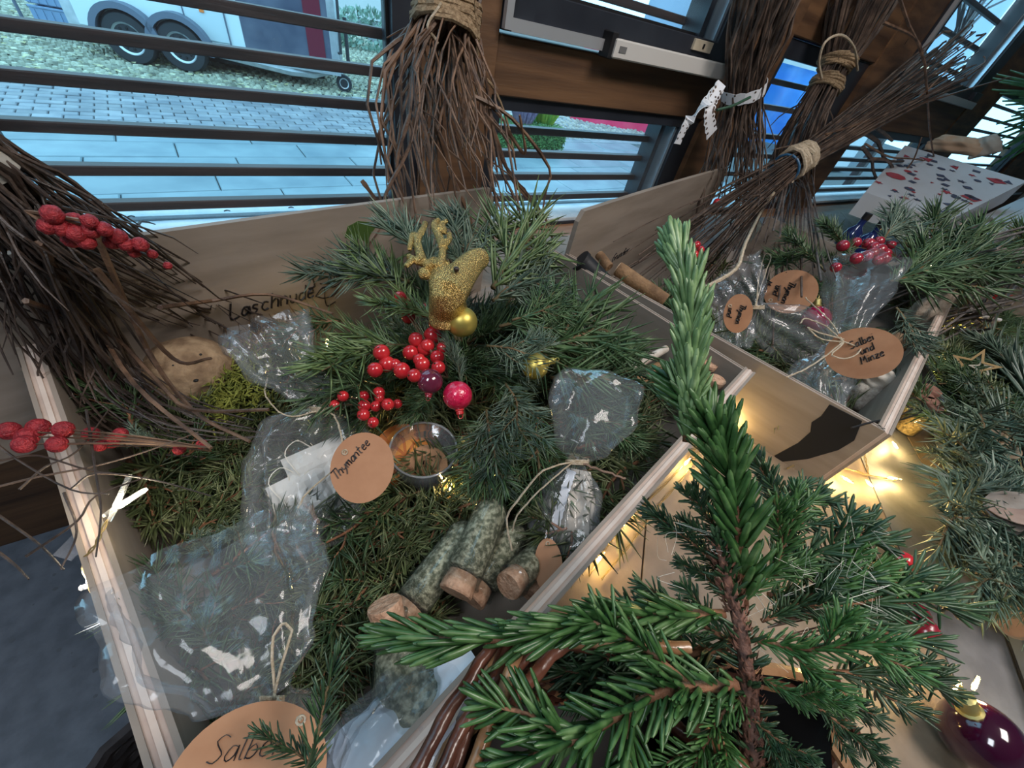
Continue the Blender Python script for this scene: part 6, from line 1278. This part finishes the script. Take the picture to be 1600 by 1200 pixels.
# ================================================================ fairy lights
M_wire = mat('clear_wire', (0.45, 0.33, 0.14), 0.25, metal=.5); M_bulb = mat('lit_led', (1, .8, .45), .3, emit=(1.0, 0.72, 0.30), es=38); M_coolb = mat('lit_led_white', (1, .95, .9), .3, emit=(1.0, 0.88, 0.70), es=16); M_tip_ = film_mat('led_cap', (1, .97, .9), .15, .5, 5, .1)
def lamp(par, p, d, e=.20, m=None, col=(1.0, .68, .24), ln=.016):
    d = Vector(d).normalized(); b = MB(); b.tube([p, p + d * ln * .25, p + d * ln, p + d * ln * 1.08], [.0016, .0022, .0022, .0012], 8); c = b.build('led_cap', M_tip_, par)
    b = MB(); b.ball(p + d * ln * .4, .0021, 8, 6); b.build('bulb', m or M_bulb, par)
    l = bpy.data.lights.new('led', 'POINT'); l.energy = e * .8; l.color = col; l.shadow_soft_size = .006; o = bpy.data.objects.new('led_glow', l); COL.objects.link(o); o.location = p + d * ln * .4 + Vector((0, 0, .007)); o.parent = par; o.matrix_parent_inverse = worldm(par).inverted()
def wire(par, pts, r=.0007, tw=True):
    P_ = bez(pts, max(24, len(pts) * 6))
    for ph in ((0, PI) if tw else (0,)):
        b = MB(); b.tube([p + (a * math.cos(i * .9 + ph) + c * math.sin(i * .9 + ph)) * r * 1.6 for i, (p, (t, a, c)) in enumerate(zip(P_, frames(P_)))], r, 5); b.build('wire', M_wire, par)
def zf(px, py): return pz(px, py, .006)
l1 = thing('string_lights', 'warm white fairy lights running along the front foot of the big crate', 'string lights', zf(1068, 728))
wire(l1, [zf(940, 905), zf(985, 850), zf(1030, 790), zf(1068, 745), zf(1100, 695), zf(1131, 660)]); wire(l1, [zf(920, 900), zf(975, 820), zf(1060, 735), zf(1120, 655)], .0006)
for (x, y, e) in ((1131, 668, .28), (1128, 650, .28), (1068, 728, .22), (978, 812, .22), (968, 826, .18), (930, 880, .12)): lamp(l1, zf(x, y) + Vector((0, 0, .004)), pz(x + 12, y - 14, .01) - zf(x, y), e)
l2 = thing('string_lights', 'warm white fairy lights curling on the boards in front of the right crate', 'string lights', zf(1400, 740))
wire(l2, [zf(1230, 732), zf(1260, 722), zf(1320, 732), zf(1355, 742), zf(1400, 750)]); wire(l2, [zf(1350, 690), zf(1352, 715), zf(1356, 742), zf(1340, 735)]); wire(l2, [pz(1165, 618, .07), pz(1220, 640, .07), pz(1255, 668, .05), zf(1290, 700), zf(1330, 715), zf(1345, 700)], .0007)
for (x, y, dx, dy, e) in ((1385, 748, 22, 3, .40), (1310, 745, 12, 7, .30), (1392, 692, 10, 14, .35), (1350, 752, 5, 5, .10)): lamp(l2, zf(x, y) + Vector((0, 0, .004)), pz(x + dx, y + dy, .01) - zf(x, y), e, ln=.02)
l3 = thing('string_lights', 'fairy lights glowing in the fir heap beyond the right crate', 'string lights', pz(1450, 580, .02))
for (x, y, z, e) in ((1446, 576, .03, .35), (1486, 518, .06, .30), (1503, 404, .15, .12), (1508, 432, .13, .12), (1453, 417, .13, .10), (1520, 1078, .05, .15), (1490, 1086, .05, .15)): lamp(l3, pz(x, y, z), (1, .3, .5), e)
wire(l3, [pz(1446, 576, .03), pz(1470, 545, .04), pz(1486, 518, .06), pz(1500, 470, .08), pz(1508, 432, .13)]); wire(l3, [pz(1560, 655, .07), pz(1578, 680, .08), pz(1588, 705, .08), pz(1600, 740, .08)]); wire(l3, [pz(1490, 700, .03), pz(1475, 665, .05), pz(1430, 640, .06), pz(1400, 648, .05)])
l4 = thing('string_lights', 'cold white pair of fairy lights clipped on the left rim of the big crate', 'string lights', pz(165, 812, .15))
for (x, y, z, dx, dy) in ((170, 815, .152, 25, -55), (162, 806, .152, 40, -25)): lamp(l4, pz(x, y, z), pz(x + dx, y + dy, z + .01) - pz(x, y, z), .04, M_coolb, (1, .85, .6), .034)
lamp(l4, pz(147, 912, .125), (-.5, .2, -.3), .10, M_coolb, (.9, .9, 1), .012); wire(l4, [pz(168, 812, .155), pz(150, 850, .15), pz(130, 880, .14), pz(146, 930, .12), pz(165, 970, .13)], .0006)
b = MB(); b.box(pz(118, 850, .135), (.022, .012, .001), Matrix.Rotation(.9, 3, 'Z') @ Matrix.Rotation(.5, 3, 'X')); b.build('tape', M_film, l4)
l5 = thing('string_lights', 'fairy lights hidden under the fir behind the clear tea bag crown', 'string lights', pz(480, 560, .05))
for (x, y, z, e) in ((510, 545, .06, .03), (450, 560, .05, .02), (640, 730, .05, .14), (770, 760, .05, .12), (700, 770, .05, .10), (555, 640, .08, .06)): lamp(l5, pz(x, y, z), (.3, .3, .9), e)
# ================================================================ right hand side of the table
def box_o(name, label, cat, quad_top, th, m, parent=None):
    a, b_, c, d = [Vector(v) for v in quad_top]; n = (b_ - a).cross(d - a).normalized()
    if n.z > 0: n = -n
    mb = MB(); mb.add([a, b_, c, d] + [v + n * th for v in (a, b_, c, d)], [(0, 1, 2, 3), (7, 6, 5, 4), (0, 4, 5, 1), (1, 5, 6, 2), (2, 6, 7, 3), (3, 7, 4, 0)])
    o = mb.build(name, m, parent, smooth=False)
    if parent is None: tag(o, label, cat)
    return o
M_gift = mat('printed_paper', (0.46, 0.47, 0.50), 0.55, (0.54, 0.55, 0.58), 4)
def R_(px, py, zr, t): pass
A_g = Vector((2.62, .78, CH - .150)); B_g = pz(1352, 300, CH - .30); C_g = pz(1480, 346, CH - .30); D_g = pz(1605, 283, CH - .155)
gf = thing('gift_parcel', 'parcel wrapped in white paper with small red and dark prints, near the right windows', 'parcel', C_g)
gA = pz(1414, 227, CH - .150); _n = (B_g - gA).cross(C_g - gA); _r = ray(1605, 283); D_g = Vector((0, 0, CH)) + _r * ((gA - Vector((0, 0, CH))).dot(_n) / _r.dot(_n))
box_o('wrapping', '', '', (gA, B_g, C_g, D_g), .10, M_gift, gf)
gA = pz(1414, 227, CH - .150)
def gp_(u, v):    # point on the printed face
    return gA.lerp(D_g, u).lerp(B_g.lerp(C_g, u), v)
M_pr = mat('red_print', (0.35, 0.03, 0.04), 0.6); M_pd = mat('dark_print', (0.05, 0.05, 0.09), 0.6)
gn = (B_g - gA).cross(D_g - gA).normalized(); gn = gn if gn.z > 0 else -gn
rnd = random.Random(4)
for i in range(64):
    u, v = rnd.uniform(.04, .96), rnd.uniform(.06, .94); p = gp_(u, v) + gn * .002; s_ = rnd.uniform(.008, .022) * (2 if i % 9 == 0 else 1); k = i % 4; a = rnd.uniform(0, 6); e1 = (D_g - gA).normalized(); e2 = gn.cross(e1)
    m_ = M_pr if i % 3 == 0 else M_pd; nn = (3, 4, 8, 10)[k]; mb = MB(); pts = []
    for j in range(nn): rr = s_ * (1 if k < 3 or j % 2 else .45); q_ = a + 2 * PI * j / nn; pts.append(p + e1 * math.cos(q_) * rr + e2 * math.sin(q_) * rr * (.7 if k else 1))
    mb.add(pts + [x - gn * .0004 for x in pts], [tuple(range(nn)), tuple(range(2 * nn - 1, nn - 1, -1))]); mb.build('print', m_, gf, smooth=False)
g2_ = thing('gift_parcel', 'second printed white parcel at the right edge below the first', 'parcel', pz(1580, 320, CH - .27))
box_o('wrapping', '', '', (pz(1530, 340, CH - .28), pz(1545, 372, CH - .28), pz(1660, 330, CH - .22), pz(1660, 280, CH - .20)), .06, M_gift, g2_)
M_kp = mat('kraft_packet', (0.34, 0.22, 0.14), 0.7, (0.46, 0.33, 0.23), 8, bump=.4)
cloth_bundle('brown paper packet with a red edge lying behind the printed parcel', 'packet', 'paper_packet', 1492, 226, CH - .10, .20, .07, -8, M_kp, 11, th=.03); cloth_bundle('pale brown paper packet at the end of the row behind the parcel', 'packet', 'paper_packet', 1540, 228, CH - .09, .12, .10, 20, mat('pale_kraft', (0.45, 0.38, 0.32), 0.7), 12, th=.03)
# dark blue bottles behind the right crate
for i, (px, py, z, r) in enumerate(((1345, 350, .17, .030), (1368, 362, .16, .032))):
    p = pz(px, py, z); t = thing('blue_bottle', ('left', 'right')[i] + ' of two dark blue bottles beyond the red berries, under the parcel', 'bottle', (p.x, p.y, .003)); M = Matrix.Translation((p.x, p.y, .003))
    b = MB(); b.lathe([(r * .9, 0), (r, .004), (r, z * .7), (r * .8, z * .85), (r * .35, z * .95), (r * .35, z * 1.1)], 20, M); b.build('glass', mat('blue_glass', (0.01, 0.02, 0.10), 0.08, coat=1), t, smooth='auto'); b = MB(); b.lathe([(r * .4, z * 1.08), (r * .4, z * 1.2)], 14, M); b.build('cap', M_black, t)
# grass like palm leaf at the right edge
pl = thing('potted_palm', 'green fan of narrow palm leaves reaching in at the right edge by the last window', 'plant', pY(1700, 180, .75)); 
for i in range(26):
    a = pY(1700, 170, .8); e = pY(1545 + random.uniform(0, 50), 110 + i * 6, .75); mb = MB(); P_ = bez([a, a.lerp(e, .5) + Vector((0, 0, .03)), e], 8); w_ = .012; fr_ = frames(P_); vs = []
    for k, (p, (t_, n1, n2)) in enumerate(zip(P_, fr_)): ww = w_ * math.sin(PI * (.1 + .9 * (1 - k / (len(P_) - 1)))) ; vs += [p + n1 * ww, p + n2 * .001, p - n1 * ww, p - n2 * .001]
    mb.add(vs, [(k * 4 + j, k * 4 + (j + 1) % 4, k * 4 + 4 + (j + 1) % 4, k * 4 + 4 + j) for k in range(len(P_) - 1) for j in range(4)]); mb.build('leaf', mat('palm_green', (0.03, 0.14, 0.04), .4, (0.08, 0.26, 0.09), 9), pl, smooth=False)
pb = MB(); pc_ = pY(1760, 240, .8); pb.lathe([(.07, 0), (.09, .12), (.095, .125)], 18, Matrix.Translation((pc_.x, pc_.y, .0))); pb.build('pot', M_wil2, pl)
pb = MB(); pb.tube(bez([(pc_.x, pc_.y, .1), (pc_.x, pc_.y, .3), tuple(pY(1700, 170, .8))], 8), .008, 6); pb.build('stem', M_stem, pl)
# wooden reindeer cut-out, red ribbon, red star, wooden star, skewer
def cut(name, label, cat, px, py, z, poly, s, m, th=.003, roll=0, parts=()):
    M = facing(px, py, z, roll); k = s * dist(px, py, z); t = thing(name, label, cat, pz(px, py, z)); b = MB(); b.prism([(x * k, y * k) for x, y in poly], th, M); b.build('body', m, t, smooth=False)
    for nm_, pp, mm in parts: b = MB(); b.prism([(x * k, y * k) for x, y in pp], th * 1.5, M); b.build(nm_, mm, t, smooth=False)
    return t
M_pale = mat('pale_cut_wood', (0.52, 0.45, 0.34), .6, (0.6, 0.52, 0.42), 20)
cut('wooden_reindeer', 'painted wooden reindeer cut out with dark antlers and a red scarf', 'ornament', 1488, 345, .17, [(-14, -10), (-4, -2), (2, 8), (10, 10), (16, 4), (14, -4), (6, -8), (-2, -18), (-16, -34), (-24, -32), (-22, -22)], 1, M_pale, .004, 0,
    (('antler', [(-8, 2), (-14, 10), (-12, 20), (-7, 12), (-3, 20), (-2, 8)], M_black), ('antler', [(6, 10), (8, 22), (11, 14), (16, 20), (12, 8)], M_black), ('scarf', [(-14, -12), (-4, -8), (-14, -26), (-26, -34), (-24, -22)], M_pr), ('nose', [(-26, -28), (-18, -26), (-17, -34), (-24, -38)], mat('red_paint', (0.55, 0.01, 0.04), .4))))
strand(thing('red_ribbon', 'dark red ribbon winding from the dull berries to the right', 'ribbon', pz(1430, 400, .2)), [pz(1385, 378, .22), pz(1420, 382, .2), pz(1400, 405, .2), pz(1440, 398, .2), pz(1470, 402, .19), pz(1460, 420, .18), pz(1440, 440, .17)], .0035, mat('dark_red_ribbon', (0.16, 0.012, 0.02), .5), 'band')
st5 = lambda r1, r2, n=5, a0=.3: [((r1 if i % 2 == 0 else r2) * math.cos(a0 + PI * i / n), (r1 if i % 2 == 0 else r2) * math.sin(a0 + PI * i / n)) for i in range(2 * n)]
cut('red_star', 'small red star lying on the dark fir heap', 'star', 1555, 464, .10, [(x, y * .45) for x, y in st5(18, 7)], 1, mat('red_star', (0.60, 0.02, 0.03), .5), .004)
def star_frame(par, M, R, w_, m, nm='star_frame'):
    o_ = st5(R, R * .42, 5, -.15); i_ = [(x * (1 - w_), y * (1 - w_)) for x, y in o_]; n = 10; vs = [M @ Vector((x, y, z)) for z in (-.0015, .0015) for pp in (o_, i_) for x, y in pp]; fs = []
    for k in range(n):
        k2 = (k + 1) % n; fs += [(20 + k, 20 + k2, 30 + k2, 30 + k), (k2, k, 10 + k, 10 + k2), (k, k2, 20 + k2, 20 + k), (10 + k2, 10 + k, 30 + k, 30 + k2)]
    mb = MB(); mb.add(vs, fs); return mb.build(nm, m, par, smooth=False)
ws = thing('wooden_star', 'cut out wooden star outline with a small star in its corner, on the fir heap', 'star', pz(1523, 572, .10)); kk_ = dist(1523, 572, .10)
star_frame(ws, facing(1521, 572, .10, 5), 29 * kk_, .28, mat('star_wood', (0.45, 0.28, 0.12), .6)); star_frame(ws, facing(1534, 575, .104, 25), 15 * kk_, .35, M_pale, 'small_star')
stick('white painted stick on the fir heap beyond the crate corner', 'white_stick', (1494, 486), (1562, 500), .12, .12, .005, mat('white_paint', (0.62, 0.60, 0.58), .6))
# corked vials tied with twine standing by the boards
for i, (px, py, z, r, h) in enumerate(((1448, 614, .085, .0165, .08), (1460, 607, .090, .0165, .085), (1468, 632, .085, .024, .08))):
    p = pz(px, py, z); t = thing('corked_vial', ('left narrow corked vial tied with twine beside the golden boards', 'rear narrow corked vial behind the left one', 'wide corked vial in front of the two narrow ones')[i], 'vial', (p.x, p.y, .002)); M = Matrix.Translation((p.x, p.y, .002))
    b = MB(); b.lathe([(r * .8, 0), (r * .9, .003), (r * .9, h * .8), (r * .75, h * .86)], 18, M); b.build('glass', M_tglass, t, smooth=True); b = MB(); b.lathe([(r * .7, .002), (r * .8, .004), (r * .8, h * .55)], 14, M); b.build('filling', mat('dark_herbs', (0.12, 0.08, 0.03), .8, (0.4, 0.28, 0.12), 200), t, smooth=True)
    b = MB(); b.lathe([(r * .8, h * .84), (r, h * .88), (r * 1.02, h * 1.0), (r * .95, h * 1.02)], 18, M); b.build('cork', mat('dark_cork', (0.16, 0.07, 0.05), .8, (0.28, 0.14, 0.10), 90), t)
    b = MB(); b.tube([M @ Vector((r * 1.0 * math.cos(a), r * 1.0 * math.sin(a), h * .7 + .002 * math.sin(a * .5))) for a in [j * .45 for j in range(32)]], .0012, 4); b.build('twine', M_jute2, t)
strand(thing('dark_wire', 'loose dark wire looping from the crate corner to the vials', 'wire', pz(1400, 645, .1)), [pz(1330, 668, .15), pz(1380, 655, .14), pz(1425, 640, .09), pz(1405, 628, .10), pz(1430, 622, .09), pz(1445, 640, .07), pz(1410, 655, .09), pz(1370, 660, .14)], .0016, M_black, 'strand')
# logs and cork slices
stick('upright round log with pale cut top at the right edge', 'log', (1600, 800), (1572, 905), .12, .02, .040, mat('log_bark', (0.14, 0.11, 0.09), .9, (0.34, 0.29, 0.25), 20, bump=1), mat('log_end', (0.30, 0.19, 0.15), .7, (0.42, 0.29, 0.23), 30))
stick('lying thin log below the upright one at the right edge', 'log', (1570, 940), (1660, 930), .05, .05, .020, MATS['log_bark'], MATS['log_end'])
stick('second lying log at the right edge under the first', 'log', (1580, 968), (1660, 975), .04, .04, .022, MATS['log_bark'], MATS['log_end'])
for i, (px, py) in enumerate(((1558, 682), (1573, 704))):
    M = facing(px, py, .09, -35, 35); t = thing('wood_slice', ('upper', 'lower')[i] + ' small pale wood slice in the long fir arrangement', 'wood slice', pz(px, py, .09)); b = MB(); n = 20; b.prism([(.020 * math.cos(2 * PI * j / n), .013 * math.sin(2 * PI * j / n)) for j in range(n)], .006, M); b.build('disc', M_cut, t, smooth=False); b = MB(); b.tube([M @ Vector((.0203 * math.cos(2 * PI * j / n), .0133 * math.sin(2 * PI * j / n), 0)) for j in range(n + 1)], .0018, 5); b.build('bark', M_cin, t)
# long zinc trough under the right arrangement
M_zinc = mat('zinc', (0.20, 0.24, 0.30), 0.35, (0.30, 0.35, 0.42), 6, metal=.5)
za, zc_ = pz(1440, 660, 0), pz(1560, 1010, 0); dz_ = (zc_ - za).normalized(); nz_ = Vector((-dz_.y, dz_.x, 0)); 
if nz_.x < 0: nz_ = -nz_
zt = thing('zinc_trough', 'long bluish grey zinc trough under the fir arrangement at the right edge', 'trough', za.lerp(zc_, .5) + nz_ * .09)
for s_, w0, w1 in (('side', 0.012, 0.018), ('side', .172, .178)):
    b = MB(); q0_, q1_ = za - dz_ * .3 + nz_ * w0, zc_ + dz_ * .12 + nz_ * w0; q2_, q3_ = q1_ + nz_ * (w1 - w0), q0_ + nz_ * (w1 - w0)
    b.add([v + Vector((0, 0, z)) for z in (.003, .045) for v in (q0_, q1_, q2_, q3_)], [(0, 1, 2, 3), (7, 6, 5, 4), (0, 4, 5, 1), (1, 5, 6, 2), (2, 6, 7, 3), (3, 7, 4, 0)]); b.build('side', M_zinc, zt)
    b = MB(); b.tube([q0_ + Vector((0, 0, .046)), q1_ + Vector((0, 0, .046))], .004, 8); b.build('rolled_edge', M_zinc, zt)
b = MB(); b.add([v + Vector((0, 0, z)) for z in (.002, .006) for v in (za - dz_ * .3 + nz_ * .012, zc_ + dz_ * .12 + nz_ * .012, zc_ + dz_ * .12 + nz_ * .178, za - dz_ * .3 + nz_ * .178)], [(0, 1, 2, 3), (7, 6, 5, 4), (0, 4, 5, 1), (1, 5, 6, 2), (2, 6, 7, 3), (3, 7, 4, 0)]); b.build('bottom', M_black, zt)
# dark woven basket on the floor under the left rim
fb2 = thing('dark_basket', 'dark woven basket on the floor, partly under the left rim of the big crate', 'basket', (-.24, .02, FZ)); c0 = pz(222, 1235, FZ + .38)
c0 = Vector((-.02, .02, 0)) if False else Vector((c0.x, c0.y, 0))
for j in range(16):
    b = MB(); rr = .07 + .04 * j / 16; b.tube([Vector((c0.x + rr * math.cos(i * PI / 16) + .003 * (1 if (i + j) % 2 else -1), c0.y + rr * math.sin(i * PI / 16), FZ + .01 + j * .022)) for i in range(33)], .011, 5); b.build('weaver', mat('dark_weave', (0.02, 0.018, 0.02), .7, (0.05, 0.045, 0.05), 50), fb2)
